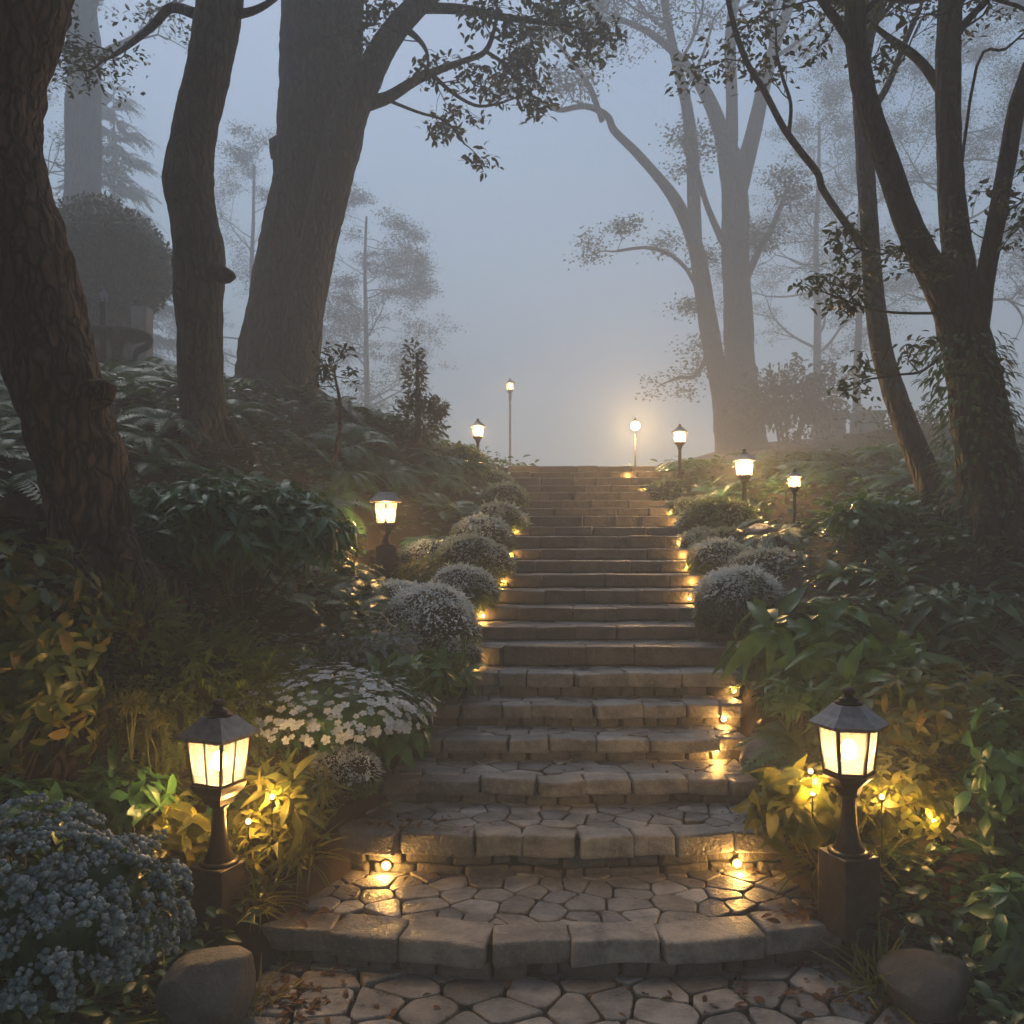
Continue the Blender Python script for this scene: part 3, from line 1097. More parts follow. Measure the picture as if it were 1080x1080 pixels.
tree('forked_tree', 'dark forked tree leaning at the right edge with three stems', M['bark'], [
    ([(1050, 555, 44), (1046, 520, 34), (1040, 480, 30), (1032, 430, 27), (1024, 385, 25), (1014, 345, 24), (1004, 322, 20), (990, 298, 16), (975, 272, 14.5), (962, 245, 13.5),
      (950, 215, 13), (940, 185, 12.5), (928, 150, 12), (918, 118, 11.5), (910, 88, 11), (904, 50, 10.5), (902, 10, 10), (902, -60, 9), (908, -150, 6)], 7.5, 7.2, 44, .05, .05, (3, 1.0, 4)),
    ([(1022, 370, 18), (1016, 330, 18), (1012, 290, 16), (1008, 250, 14), (1003, 200, 12.5), (1001, 150, 12), (1000, 100, 12), (1000, 50, 12), (1002, 0, 11.5), (1006, -80, 10), (1004, -180, 7)],
     7.5, 7.8, 32, .05, .05, (3, 1.0, 5)),
    ([(1028, 365, 14), (1032, 335, 12), (1038, 300, 10), (1045, 260, 9.5), (1054, 215, 9), (1062, 170, 8.5), (1069, 130, 8.5), (1078, 95, 8), (1092, 55, 7), (1115, 0, 6), (1140, -80, 4)],
     7.4, 7.2, 24, .05, .05, (3, .9, 4)),
    ([(993, 96, 6), (975, 70, 5), (958, 54, 4.5), (940, 42, 3.5), (922, 28, 2.5), (905, 16, 2)], 7.8, 8, 10, .05, 0, (2, .45, 3)),
    ([(1006, 40, 5), (1020, 22, 4), (1040, 0, 3), (1060, -30, 2)], 7.8, 7.7, 10, .05, 0, (2, .5, 3)),
    ([(902, 55, 5), (888, 30, 5), (872, 8, 4.5), (855, -20, 4)], 7.2, 7.2, 10, .05, 0, (2, .5, 3)),
    ([(1006, 240, 2), (1030, 70, 1.6), (1060, 52, 1.4), (1085, 30, 1)], 7.8, 7.6, 8, .05, 0, (1, .3, 2)),
    ([(985, 300, 1.6), (960, 262, 1.4), (930, 268, 1.2), (905, 262, 1)], 7.3, 7.0, 6, .05, 0, (1, .18, 9)),
    ([(1000, 330, 1.6), (950, 330, 1.4), (915, 325, 1.2), (880, 312, 1)], 7.3, 7.0, 6, .05, 0, (1, .16, 6)),
    ([(1010, 360, 2), (975, 390, 1.6), (950, 395, 1.2), (915, 400, 1)], 7.3, 7.1, 6, .05, 0, (1, .2, 6)),
    ([(1040, 300, 2), (1060, 230, 1.6), (1075, 215, 1.2), (1095, 200, 1)], 7.3, 7.1, 6, .05, 0, (1, .25, 8)),
], 'crown_near', 9, .12, .075, 'ovate', roots=5)

# ivy on the forked tree's foot
iv = MB()
n = 900
t_ = RNG.uniform(0, 1, n)
pp = np.array([tuple(at(1050 - 38 * t, 555 - 200 * t, 7.45)) for t in t_])
ang = RNG.uniform(0, 6.28, n)
rr_ = .25 + RNG.uniform(0, .12, n)
pp = pp + np.stack([np.cos(ang) * rr_, np.sin(ang) * rr_, np.zeros(n)], 1)
scatter(iv, 'ovate', pp, np.stack([np.cos(ang), np.sin(ang), -RNG.uniform(0, 1.2, n)], 1), np.stack([np.cos(ang), np.sin(ang), np.ones(n)], 1), RNG.uniform(.06, .12, n))
tag(iv.build('ivy', M['broad']), 'dark leafy ivy clinging round the foot of the forked tree', 'ivy')


def far_tree(name, label, px, py, d, height, r, crown_z, spread, n_br, per=9, lsize=.16, lean=0.0, group=None, up=.05, depth=3):
    p = at(px, py, d)
    g = gz1(p.x, p.y)
    root = thing(name, label, 'tree', (p.x, p.y, g), 0, group)
    pts = [Vector((p.x, p.y, g - .3))]
    rad = [r * 1.3]
    for i in range(1, 7):
        t = i / 6
        pts.append(Vector((p.x + lean * t * height + RNG.normal(0, .05), p.y + RNG.normal(0, .05), g + height * t)))
        rad.append(r * (1 - .75 * t))
    mb = MB()
    sweep(mb, pts, rad, 14, .05, .02, res=5)
    mb.build('trunk', M['bark_far'], root)
    tw, tips = MB(), []
    for k in range(n_br):
        t = crown_z + (1 - crown_z) * (k + random.random()) / n_br
        i = min(5, int(t * 6))
        b = pts[i].lerp(pts[i + 1], t * 6 - i)
        dr = Vector(rand_dirs(1, -.05, .6)[0])
        grow(tw, tips, b, dr, spread * random.uniform(.5, .9) * (1.25 - t * .7), r * .4 * (1.2 - t), depth, .6, up, 4)
    tw.build('branch', M['bark_far'], root)
    cm = MB()
    crown_leaves(cm, tips, per * 4, .55, lsize * .75, 'tiny', .4)
    cm.build('crown', M['crown'], root)
    return root


def conifer(name, label, px, py, d, height, r, spread, z0=.12, lsize=.5, group=None):
    p = at(px, py, d)
    g = gz1(p.x, p.y)
    root = thing(name, label, 'tree', (p.x, p.y, g), 0, group)
    mb = MB()
    sweep(mb, [(p.x, p.y, g - .3), (p.x + .05, p.y, g + height * .4), (p.x, p.y, g + height * .75), (p.x, p.y, g + height)], [r, r * .7, r * .35, .02], 12, .04, .02, res=5)
    mb.build('trunk', M['bark_far'], root)
    w, P, Fd, S = MB(), [], [], []
    nb = 74
    for k in range(nb):
        t = z0 + (1 - z0) * (k / nb)
        a = k * 2.4 + random.uniform(-.4, .4)
        L = spread * (1 - t) ** .75 * random.uniform(.55, 1.15) + .15
        b = Vector((p.x, p.y, g + height * t))
        o = Vector((math.cos(a), math.sin(a), 0))
        pts = [b, b + o * L * .5 + Vector((0, 0, .06 * L)), b + o * L + Vector((0, 0, -.12 * L))]
        sweep(w, pts, [.03, .018, .006], 4, res=2, cap=False)
        m = int(7 + 12 * L)
        for q in range(m):
            s = random.uniform(.2, 1.05)
            c = b + o * L * s + Vector((0, 0, .1 * L * s - .2 * L * s * s))
            dv = o * .8 + Vector((-o.y, o.x, 0)) * random.choice((-1, 1)) * random.uniform(.2, 1) + Vector((0, 0, random.uniform(-.35, .1)))
            P.append(tuple(c)); Fd.append(tuple(dv)); S.append(lsize * random.uniform(.6, 1.2) * (1.1 - .4 * t))
    w.build('branch', M['bark_far'], root)
    c = MB()
    scatter(c, 'feather', np.array(P), np.array(Fd), UP + RNG.normal(0, .2, (len(P), 3)), np.array(S))
    c.build('crown', M['crown'], root)
    return root


far_tree('misty_tree', 'faint grey rounded tree in the fog right of the twin trunk', 386, 440, 44, 15.0, .22, .22, 3.3, 26, 9, .17)
conifer('conifer', 'pale drooping evergreen just right of the foggy trunk at far left', 120, 395, 42, 19, .2, 4.2, .2, 1.6)
far_tree('misty_tree', 'faint leafy tree showing in the fog between the dark trunk and the twin trunk', 268, 425, 44, 17, .22, .35, 3.2, 14, 8, .15)
far_tree('misty_tree', 'foggy tree seen between the curved trunk and the double trunks', 862, 462, 44, 18, .26, .3, 3.6, 18, 9, .15)
far_tree('misty_tree', 'tall misty tree with lacy crown behind the forked tree', 1010, 470, 36, 17, .26, .3, 3.4, 20, 9, .13)
far_tree('misty_tree', 'misty tree at the right edge behind the stem that leans outward', 1105, 480, 30, 15, .2, .25, 1.7, 18, 8, .12)
far_tree('misty_tree', 'slender misty tree whose crown fills the gap left of the curved trunk', 905, 462, 38, 18, .18, .4, 3.4, 16, 9, .13)
far_tree('misty_tree', 'misty tree whose crown shows between the leaning trunk and the foggy trunk', 20, 400, 30, 14, .2, .45, 3.0, 12, 8, .13)


for k, (x_, y_, h_) in enumerate([(-4.6, -1.9, 9.5), (4.8, -1.6, 10), (0.6, -3.6, 10.5), (-7.6, 3.0, 10), (7.8, 2.6, 10), (-8.6, -2.6, 9), (8.8, -2.8, 9.5), (-11.5, 6.5, 11), (11.5, 5.8, 10.5)]):  # unseen trees added behind and beside the camera to darken the foreground
    g = gz1(x_, y_)
    root = thing('added_shade_tree', 'broad leafy unseen tree added to shade the foot of the steps', 'tree', (x_, y_, g), 0, 'unseen trees added for shade round the foot of the steps')
    m = MB()
    sweep(m, [(x_, y_, g - .3), (x_ + .1, y_, g + 2.5), (x_ - .1, y_ + .3, g + 5), (x_, y_ + .6, g + h_)], [.38, .3, .26, .08], 20, .06, .04, res=8)
    m.build('trunk', M['bark'], root)
    m = MB()
    n = 5600
    pts, nr = dome_points(n, (x_, y_ + .5, g + h_ * .66), (3.9, 3.9, 3.4), -1, (.45, 1.05), .25, k)
    scatter(m, 'ovate', pts, nr + RNG.normal(0, .6, pts.shape) - [0, 0, .4], UP + RNG.normal(0, .5, pts.shape), RNG.uniform(.34, .6, n))
    m.build('crown', M['crown_near'], root)


def small_tree(name, label, px, py, d, stems_, R_, cz, n, lsize, cat='tree', mat='crown', seedv=0):
    """a low many stemmed tree with a rounded crown"""
    p = at(px, py, d)
    g = gz1(p.x, p.y)
    root = thing(name, label, cat, (p.x, p.y, g))
    w, tips = MB(), []
    for k in range(stems_):
        a = k * 6.28 / stems_ + random.uniform(-.4, .4)
        o = Vector((math.cos(a), math.sin(a), 0))
        top = Vector((p.x, p.y, g + cz)) + o * R_[0] * random.uniform(.25, .6) + Vector((0, 0, random.uniform(-.2, .35) * R_[1]))
        sweep(w, [(p.x + o.x * .06, p.y + o.y * .06, g - .1), Vector((p.x, p.y, g + cz * .5)) + o * R_[0] * .2, top], [.07, .05, .025], 7, .06, 0, res=4, cap=False)
        for q in range(3):
            grow(w, tips, top, o * .6 + Vector(rand_dirs(1, -.3, .9)[0]), R_[0] * .5, .018, 1, .7)
    w.build('trunk', M['bark_far'], root)
    c = MB()
    pts, nr = dome_points(n, (p.x, p.y, g + cz), (R_[0], R_[0], R_[1]), -.65, (.35, 1.05), .22, seedv)
    scatter(c, 'ovate', pts, nr + RNG.normal(0, .5, (n, 3)) - [0, 0, .3], UP + RNG.normal(0, .5, (n, 3)), RNG.uniform(.6, 1.3, n) * lsize)
    crown_leaves(c, tips, 10, .25, lsize, 'ovate')
    c.build('crown', M[mat], root)
    return root


small_tree('round_tree', 'low round-crowned tree in the fog beside the double trunks', 832, 466, 27, 5, (1.6, 1.15), 1.9, 3000, .2)
small_tree('bush', 'dark low bush under the round-crowned foggy tree', 846, 474, 24, 4, (1.0, .5), .25, 1100, .12, 'bush', 'crown', 1)
small_tree('bush', 'dark bush hugging the foot of the double trunks', 772, 476, 26, 4, (.75, .4), .18, 900, .11, 'bush', 'crown', 2)
small_tree('bush', 'foggy bush on the far right slope near the stone pillar', 985, 468, 18, 4, (1.3, .55), .2, 1100, .13, 'bush', 'crown', 3)

# the topiary with a narrow top growing from a rounded bush, and a thin sapling left of it
p = at(441, 470, 12)
g = gz1(p.x, p.y)
tp = thing('topiary', 'dark bush with a narrow upright top standing left of the top steps', 'shrub', (p.x, p.y, g))
w = MB()
sweep(w, [(p.x, p.y, g - .1), (p.x, p.y, g + .6), (p.x - .02, p.y, g + 1.3)], [.05, .04, .015], 7, res=4)
w.build('stem', M['bark_far'], tp)
c = MB()
pts, nr = dome_points(900, (p.x, p.y, g + .3), (.36, .36, .36), -.6, (.5, 1.05), .2)
pts2, nr2 = dome_points(420, (p.x - .04, p.y, g + .98), (.16, .16, .48), -1, (.4, 1.1), .25, 2)
pts3, nr3 = dome_points(160, (p.x + .28, p.y, g + .52), (.14, .14, .16), -1, (.4, 1.1), .25, 3)
P_, N_ = np.concatenate([pts, pts2, pts3]), np.concatenate([nr, nr2, nr3])
scatter(c, 'ovate', P_, N_ + RNG.normal(0, .4, P_.shape), UP + RNG.normal(0, .5, P_.shape), RNG.uniform(.06, .11, len(P_)))
c.build('crown', M['crown'], tp)

p = at(352, 520, 10)
g = gz1(p.x, p.y)
sp = thing('sapling', 'thin crooked sapling with sparse leaves rising from the ferns left of the steps', 'sapling', (p.x, p.y, g))
w = MB()
t0 = at(352, 385, 10)
tips = []
sweep(w, [(p.x - .1, p.y, g - .1), at(346, 505, 10), at(356, 470, 10), at(359, 430, 10), at(354, 400, 10), t0], [.05, .04, .035, .022, .014, .008], 8, .12, .05, res=5)
for q in range(7):
    grow(w, tips, at(354, 412 - q * 5, 10), Vector(rand_dirs(1, -.1, .8)[0]), .2, .008, 1, .7)
w.build('stem', M['bark_warm'], sp)
c = MB()
crown_leaves(c, tips, 5, .1, .09, 'ovate')
c.build('crown', M['crown'], sp)

# ------------------------------------------------------------------ lamps
def lathe(mb, n, prof, rot=0.0, cx=0, cy=0, cap=True):
    a = np.linspace(0, 2 * math.pi, n, endpoint=False) + rot
    v = np.concatenate([np.stack([cx + r * np.cos(a), cy + r * np.sin(a), np.full(n, z)], 1) for r, z in prof])
    f = []
    for i in range(len(prof) - 1):
        for k in range(n):
            f.append([i * n + k, i * n + (k + 1) % n, (i + 1) * n + (k + 1) % n, (i + 1) * n + k])
    if cap:
        f.append([k for k in range(n)][::-1])
        f.append([(len(prof) - 1) * n + k for k in range(n)])
    mb.add(v, f)


def garden_lamp(name, label, loc, rz, n=4, s=1.0, plinth=0.27, pw=0.105, col=0.3, watts=None, tall=None, group=None):
    """pedestal lantern: plinth, flared column, glass cage, hipped roof, finial"""
    root = thing(name, label, 'lamp', loc, rz, group)
    rot = math.pi / n
    q = 1 / math.cos(math.pi / n)
    g_ = 1.0 if n == 4 else 1.16
    z = 0.0
    if plinth:
        m = MB()
        block(m, (0, 0, plinth / 2 - .06), (pw * 2, pw * 2, plinth + .12), .008, .0012)
        m.build('plinth', M['plinth'], root, world_coords=False)
        z = plinth
    m = MB()
    rc = 0.085 if plinth else 0.05
    if plinth:
        lathe(m, 20, [(.1 * s, z - .002), (.1 * s, z + .012), (.088 * s, z + .018)])
    sh = .034 * s
    lathe(m, 20, [(rc * s, z - (.0 if plinth else .15)), (rc * .92 * s, z + .02), (max(sh, rc * .66 * s), z + col * .2), (sh * 1.15, z + col * .5), (sh, z + col * .8), (sh * 1.05, z + col * .93),
                  (sh * 1.5, z + col * .95), (sh * 1.5, z + col)])
    m.build('column', M['metal'], root, smooth=True, world_coords=False)
    z += col
    m = MB()
    # cup below the glass, then the cage of bars
    lathe(m, n, [(.05 * s * q, z - .002), (.058 * s * q, z + .03 * s), (.085 * s * q, z + .062 * s), (.094 * s * q * g_, z + .085 * s), (.096 * s * q * g_, z + .1 * s)], rot)
    zb, zt = z + .1 * s, z + .325 * s
    rb, rt = .084 * s * g_, .104 * s * g_
    for k in range(n):
        a = rot + k * 2 * math.pi / n
        ca, sa = math.cos(a), math.sin(a)
        b, t = Vector((rb * q * ca, rb * q * sa, zb)), Vector((rt * q * ca, rt * q * sa, zt))
        sweep(m, [b, t], [.0095 * s, .0095 * s], 4, res=1)
        a2 = a + 2 * math.pi / n
        b2, t2 = Vector((rb * q * math.cos(a2), rb * q * math.sin(a2), zb)), Vector((rt * q * math.cos(a2), rt * q * math.sin(a2), zt))
        if n == 4:
            sweep(m, [(b + b2) / 2, (t + t2) / 2], [.006 * s, .006 * s], 4, res=1)
        sweep(m, [b + Vector((0, 0, .008 * s)), b2 + Vector((0, 0, .008 * s))], [.009 * s] * 2, 4, res=1)
        sweep(m, [t, t2], [.008 * s] * 2, 4, res=1)
    fr_ = m.build('lantern_frame', M['metal'], root, smooth=False, world_coords=False)
    for k in range(n):
        a = rot + k * 2 * math.pi / n
        a2 = a + 2 * math.pi / n
        f = .985
        m = MB()
        v = [(rb * q * f * math.cos(a), rb * q * f * math.sin(a), zb), (rb * q * f * math.cos(a2), rb * q * f * math.sin(a2), zb),
             (rt * q * f * math.cos(a2), rt * q * f * math.sin(a2), zt), (rt * q * f * math.cos(a), rt * q * f * math.sin(a), zt)]
        m.add(v, [[0, 1, 2, 3]])
        m.build('glass_pane', M['glass'], fr_, smooth=False, world_coords=False)
    m = MB()
    lathe(m, n, [(.1 * s * q * g_, zt + .002), (.14 * s * q * g_, zt + .008 * s), (.144 * s * q * g_, zt + .022 * s), (.1 * s * q * g_, zt + .066 * s), (.062 * s * q * g_, zt + .112 * s), (.058 * s * q * g_, zt + .114 * s)], rot)
    ro_ = m.build('roof', M['roof'], root, smooth=False, world_coords=False)
    m = MB()
    z2 = zt + .112 * s
    lathe(m, 16, [(.066 * s, z2), (.068 * s, z2 + .012 * s), (.045 * s, z2 + .016 * s), (.05 * s, z2 + .026 * s), (.036 * s, z2 + .034 * s), (.018 * s, z2 + .044 * s), (.03 * s, z2 + .056 * s),
                  (.034 * s, z2 + .068 * s), (.024 * s, z2 + .082 * s), (.006 * s, z2 + .088 * s)])
    m.build('finial', M['metal'], ro_, world_coords=False)
    zc = (zb + zt) / 2
    m = MB()
    blob(m, (0, 0, zc), (.036 * s, .036 * s, .05 * s), 14, 0)
    m.build('bulb', M['bulb'], root, world_coords=False)
    ld = bpy.data.lights.new('bulb_light', 'POINT')
    ld.energy = LAMP_W * s if watts is None else watts
    ld.color = LAMP_COL
    ld.shadow_soft_size = .055 * s
    lo = bpy.data.objects.new('bulb_light', ld)
    COL.objects.link(lo)
    lo.location = (0, 0, zc)
    lo.parent = root
    return root


def lamp_at(px, py_base, d, **k):
    p = at(px, py_base, d)
    k['loc'] = (p.x, p.y, p.z)
    return garden_lamp(**k)


GL = 'lit lanterns beside the steps'
lamp_at(231, 966, 4.3, name='garden_lamp', label='large square lit lantern on a black plinth beside the pale blue flowers', rz=R(-22), n=4, watts=LAMP_W * 2.6, group=GL)
lamp_at(895, 956, 4.25, name='garden_lamp', label='large six-sided lit lantern on a black plinth at the right end of the bottom step', rz=R(18), n=6, watts=LAMP_W * 2.6, group=GL)
lamp_at(407, 602, 9, name='garden_lamp', label='lit lantern on a small box plinth beside the broad-leaved shrub', rz=R(8), n=6, s=1.0, watts=LAMP_W * 4.5, plinth=.26, pw=.11, col=.13, group=GL)
lamp_at(504, 491, 13.4, name='garden_lamp', label='small lit lantern on a post at the left end of the top step', rz=R(10), n=6, s=.68, watts=LAMP_W * 6, plinth=0, col=.38, group=GL)
lamp_at(717, 501, 12.8, name='garden_lamp', label='small lit lantern on a post at the right end of the top step', rz=R(20), n=6, s=.66, watts=LAMP_W * 6, plinth=0, col=.42, group=GL)
lamp_at(785, 536, 10.5, name='garden_lamp', label='lit lantern on a short post below the double trunks', rz=R(5), n=6, s=.78, watts=LAMP_W * 15, plinth=0, col=.32, group=GL)
lamp_at(838, 553, 9.5, name='garden_lamp', label='smallest lit lantern, squat on a post among plants below the round-crowned tree', rz=R(5), n=6, s=.5, watts=LAMP_W * 3, plinth=0, col=.36, group=GL)
p = at(538, 412, 34)
g = gz1(p.x, p.y)
garden_lamp('post_lamp', 'tiny lantern glowing high up in the fog above the steps', (p.x, p.y, g), R(15), 4, 1.15, 0, .1, p.z - g - .1, LAMP_W * 8, group=GL)

p = at(670, 492, 15.5)
g = gz1(p.x, p.y)
pl = thing('globe_lamp', 'bright round lamp on a thin pole beyond the top step', 'lamp', (p.x, p.y, g), 0, GL)
zt = at(670, 449, 15.5).z
m = MB()
lathe(m, 8, [(.03, g - .1), (.018, g + .1), (.014, zt - .09)], 0, p.x, p.y)
m.build('pole', M['metal'], pl)
m = MB()
blob(m, (p.x, p.y, zt), (.085, .085, .085), 16, 0)
m.build('globe', M['bulb'], pl)
m = MB()
lathe(m, 12, [(.05, zt + .075), (.06, zt + .085), (.02, zt + .11), (.005, zt + .15)], 0, p.x, p.y)
m.build('cap', M['metal'], pl)
ld = bpy.data.lights.new('globe_light', 'POINT')
ld.energy, ld.color, ld.shadow_soft_size = LAMP_W * 64, (1.0, .62, .25), .1
lo = bpy.data.objects.new('globe_light', ld)
COL.objects.link(lo)
lo.parent = pl
lo.location = (0, 0, zt - g)

# step lights: a small ring with a glowing lens set in the riser
ORD = 'first second third fourth fifth sixth seventh eighth ninth tenth eleventh twelfth thirteenth fourteenth fifteenth sixteenth seventeenth eighteenth nineteenth twentieth twenty-first twenty-second twenty-third'.split()


def step_light(px, py, r=0.024, watts=1.1, step_i=None):
    watts = watts * 3.6
    best = min(range(NS), key=lambda i: abs((YH + (H - (SZ[i] + (SZ[i - 1] if i else 0)) / 2) * FPX / SD[i]) - py)) if step_i is None else step_i
    i = best
    d = SD[i]
    x = (px - 540) * d / FPX
    x = min(max(x, s_cx(d) - s_w(d) / 2 + .06), s_cx(d) + s_w(d) / 2 - .06)
    z0 = SZ[i - 1] if i else 0
    z = z0 + (.055 if i > 5 else .045)
    y = float(front(i, x)) + (.016 if i < 6 else -.006)
    side = 'left' if x < s_cx(d) else 'right'
    root = thing('step_light', f'small round warm light low at the {side} end of the {ORD[i]} step from the bottom', 'step light', (x, y + .02, z), 0, 'warm lights set in the risers')
    m = MB()
    a = np.linspace(0, 2 * math.pi, 18, endpoint=False)
    prof = [(r * 1.35, .06), (r * 1.35, -.01), (r * 1.2, -.014), (r * 1.02, -.012), (r * 1.02, 0)]
    v = np.concatenate([np.stack([q * np.cos(a), np.full(18, yy), q * np.sin(a)], 1) for q, yy in prof])
    f = [[k * 18 + j, k * 18 + (j + 1) % 18, (k + 1) * 18 + (j + 1) % 18, (k + 1) * 18 + j] for k in range(4) for j in range(18)]
    m.add(v, f)
    m.build('housing', M['bronze'], root, world_coords=False)
    m = MB()
    prof = [(r * 1.02, -.006), (r * .8, -.009), (r * .45, -.012), (.0005, -.013)]
    v = np.concatenate([np.stack([q * np.cos(a), np.full(18, yy), q * np.sin(a)], 1) for q, yy in prof])
    f = [[k * 18 + j, k * 18 + (j + 1) % 18, (k + 1) * 18 + (j + 1) % 18, (k + 1) * 18 + j] for k in range(3) for j in range(18)]
    m.add(v, f)
    m.build('lens', M['lens'], root, world_coords=False)
    ld = bpy.data.lights.new('lens_light', 'POINT')
    ld.energy, ld.color, ld.shadow_soft_size = watts, (1.0, .5, .12), .012
    lo = bpy.data.objects.new('lens_light', ld)
    COL.objects.link(lo)
    lo.parent = root
    lo.location = (0, -.06, .004)


step_light(405, 908, .025, 1.5, 1)
step_light(783, 917, .025, 1.5, 1)
step_light(757, 798, .022, 1.1, 3)
used = set()
for px, py in [(766, 757), (775, 735), (501, 694), (509, 651), (513, 637), (530, 614), (539, 586), (543, 558), (547, 534), (728, 633), (731, 617), (724, 593),
               (722, 581), (716, 569), (713, 554), (707, 538), (704, 528), (680, 515), (662, 500)]:
    i = min(range(NS), key=lambda i: abs((YH + (H - (SZ[i] + (SZ[i - 1] if i else 0)) / 2) * FPX / SD[i]) - py))
    while (i, px < 620) in used:
        i += 1
    used.add((i, px < 620))
    step_light(px, py, .021, .7, i)

# ------------------------------------------------------------------ boulders
def boulder(name, label, loc, rad, rz=0, amp=.09, mat='boulder', seed=0):
    m = MB()
    blob(m, (0, 0, 0), rad, 96, amp, 1.5, seed)
    m.v[-1] = m.v[-1] * (1 + .018 * vn(m.v[-1] / max(rad), 6, 80) + .014 * vn(m.v[-1] / max(rad), 15, 81) + .008 * np.abs(vn(m.v[-1] / max(rad), 33, 82)))[:, None]
    v = m.v[-1] / np.array(rad)
    for q in np.random.default_rng(90 + seed).normal(size=(9, 3)):
        q = q / np.linalg.norm(q)
        v = v - np.outer(np.maximum(0, v @ q - .8) * .8, q)
    m.v[-1] = v * np.array(rad)
    o = m.build(name, M[mat])
    o.location = loc
    o.rotation_euler = (0, 0, rz)
    return tag(o, label, 'rock')


p = at(222, 1030, 3.75)
boulder('boulder', 'smooth grey rounded boulder beside the bottom step, below the square lantern', (p.x, p.y, .14), (.215, .2, .2), .3, .13)
p = at(975, 1030, 3.9)
boulder('boulder', 'dark grey low boulder in front of the six-sided lantern plinth', (p.x, p.y, .1), (.23, .2, .16), 1.1, .14, seed=1)
p = at(806, 780, 5.62)
p.z = gz1(p.x, p.y) + .06
boulder('boulder', 'pale small rounded stone at the right end of a middle step', (p.x, p.y, p.z), (.16, .14, .13), .5, .07, seed=2)
p = at(1022, 865, 4.7)
boulder('boulder', 'grey angular rock among the leaves right of the six-sided lantern', (p.x, p.y, p.z), (.15, .13, .12), .2, .16, seed=3)
p = at(803, 568, 9.3)
boulder('boulder', 'rounded grey stone behind the frosted mounds below the short post lantern', (p.x, p.y, p.z), (.2, .2, .17), .2, .08, seed=4)


# ------------------------------------------------------------------ cushions of small leaves, some frosted
def cushion(label, px, py, rx, ry, d, frost, n=2600, needle=.06, name='cushion_plant', cat='mound plant', group='rounded mound plants lining the steps', side=0):
    p = at(px, py, d)
    rx, ry = rx * d / FPX, ry * d / FPX
    g = gz1(p.x, p.y)
    root = thing(name, label, cat, (p.x, p.y, min(g, p.z)), 0, group)
    m = MB()
    parts_ = [(p.x, p.y, p.z, rx * .86, ry * .92)]
    for k in range(3):
        a = random.uniform(0, 6.28)
        f = random.uniform(.5, .85)
        parts_.append((p.x + rx * .55 * math.cos(a), p.y + rx * .5 * math.sin(a), p.z + ry * random.uniform(-.4, .12), rx * f, ry * f * 1.1))
    n, needle = int(n * 1.1), needle * .75
    lf = MB()
    for k, (cx_, cy_, cz_, a_, b_) in enumerate(parts_):
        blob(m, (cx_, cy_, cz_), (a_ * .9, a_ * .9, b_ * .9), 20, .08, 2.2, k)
        pts, nr = dome_points(int(n * (1.0 if k == 0 else .5)), (cx_, cy_, cz_), (a_, a_, b_), -.8, (.93, 1.05), .1, k)
        q = len(pts)
        dn = rand_dirs(q)
        fw = nr * .6 + dn * .6 + np.stack([nr[:, 0] * .4, nr[:, 1] * .4, -.35 + 0 * nr[:, 2]], 1)
        fr = np.clip((nr[:, 2] + .12 + .5 * vn(pts, 7, 61) + RNG.normal(0, .2, q)) * 1.6, 0, 1) * frost
        sz = RNG.uniform(.6, 1.5, q) * needle * np.where(RNG.uniform(0, 1, q) < .05, 2.2, 1)
        scatter(lf, 'tiny', pts, fw, nr + dn * .4, sz, fr)
    lower = p.z - ry * .4
    if g < lower:
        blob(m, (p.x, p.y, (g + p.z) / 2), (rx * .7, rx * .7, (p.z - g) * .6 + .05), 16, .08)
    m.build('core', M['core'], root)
    lf.build('foliage', M['cushion'], root)
    return root


for lab, px, py, rx, ry, d, fr, n, nd in [
    ('big frosted mound on the left, nearest of the row beside the steps', 446, 655, 46, 36, 7.1, .95, 6500, .03),
    ('frosted green mound just above the biggest left mound', 478, 622, 30, 24, 7.9, .8, 4200, .032),
    ('round mossy mound right of the small boxed lantern, lightly frosted', 487, 592, 35, 26, 8.7, .55, 4500, .034),
    ('frosted mound on the left, tucked above the round mossy mound', 500, 566, 32, 20, 9.7, .7, 3600, .036),
    ('grey-green smooth mound on the left edge with a faint frost', 517, 548, 24, 17, 10.5, .5, 2600, .04),
    ('dark leafy mound at the left edge of the upper steps', 524, 528, 26, 17, 11.7, .3, 2400, .045),
    ('small dark mound at the left end of the topmost steps', 505, 512, 30, 15, 12.9, .2, 2000, .05),
    ('golden-green low mound lit by the left top lantern', 476, 488, 26, 17, 12.7, .0, 2000, .05),
    ('largest frosted mound at the right edge of the steps', 790, 634, 46, 34, 7.5, .9, 6500, .032),
    ('wide frosted mound right of the steps, behind the largest one', 822, 606, 48, 26, 8.5, .65, 5000, .034),
    ('drooping frosted mound overhanging the right edge of the steps', 768, 594, 32, 24, 8.9, .75, 4200, .034),
    ('small frosted green mound on the right edge, above the drooping one', 752, 572, 20, 15, 9.9, .5, 2400, .036),
    ('small rounded mound at the right edge with grey top', 742, 556, 19, 14, 10.6, .45, 2200, .04),
    ('small dark mound at the right edge near the upper steps', 732, 540, 20, 14, 11.4, .25, 2000, .042),
    ('low dark mound under the right top lantern', 716, 520, 24, 14, 12.4, .15, 1800, .05),
    ('leafy gold-lit mound beneath the short post lantern', 765, 545, 30, 18, 10.2, .05, 2600, .045),
    ('mossy low mound beside the rounded grey stone', 775, 572, 26, 14, 9.4, .25, 2400, .04),
]:
    cushion(lab, px + (9 if px < 600 else -9), py, rx * 1.08, ry * 1.14, d, fr, n, nd)
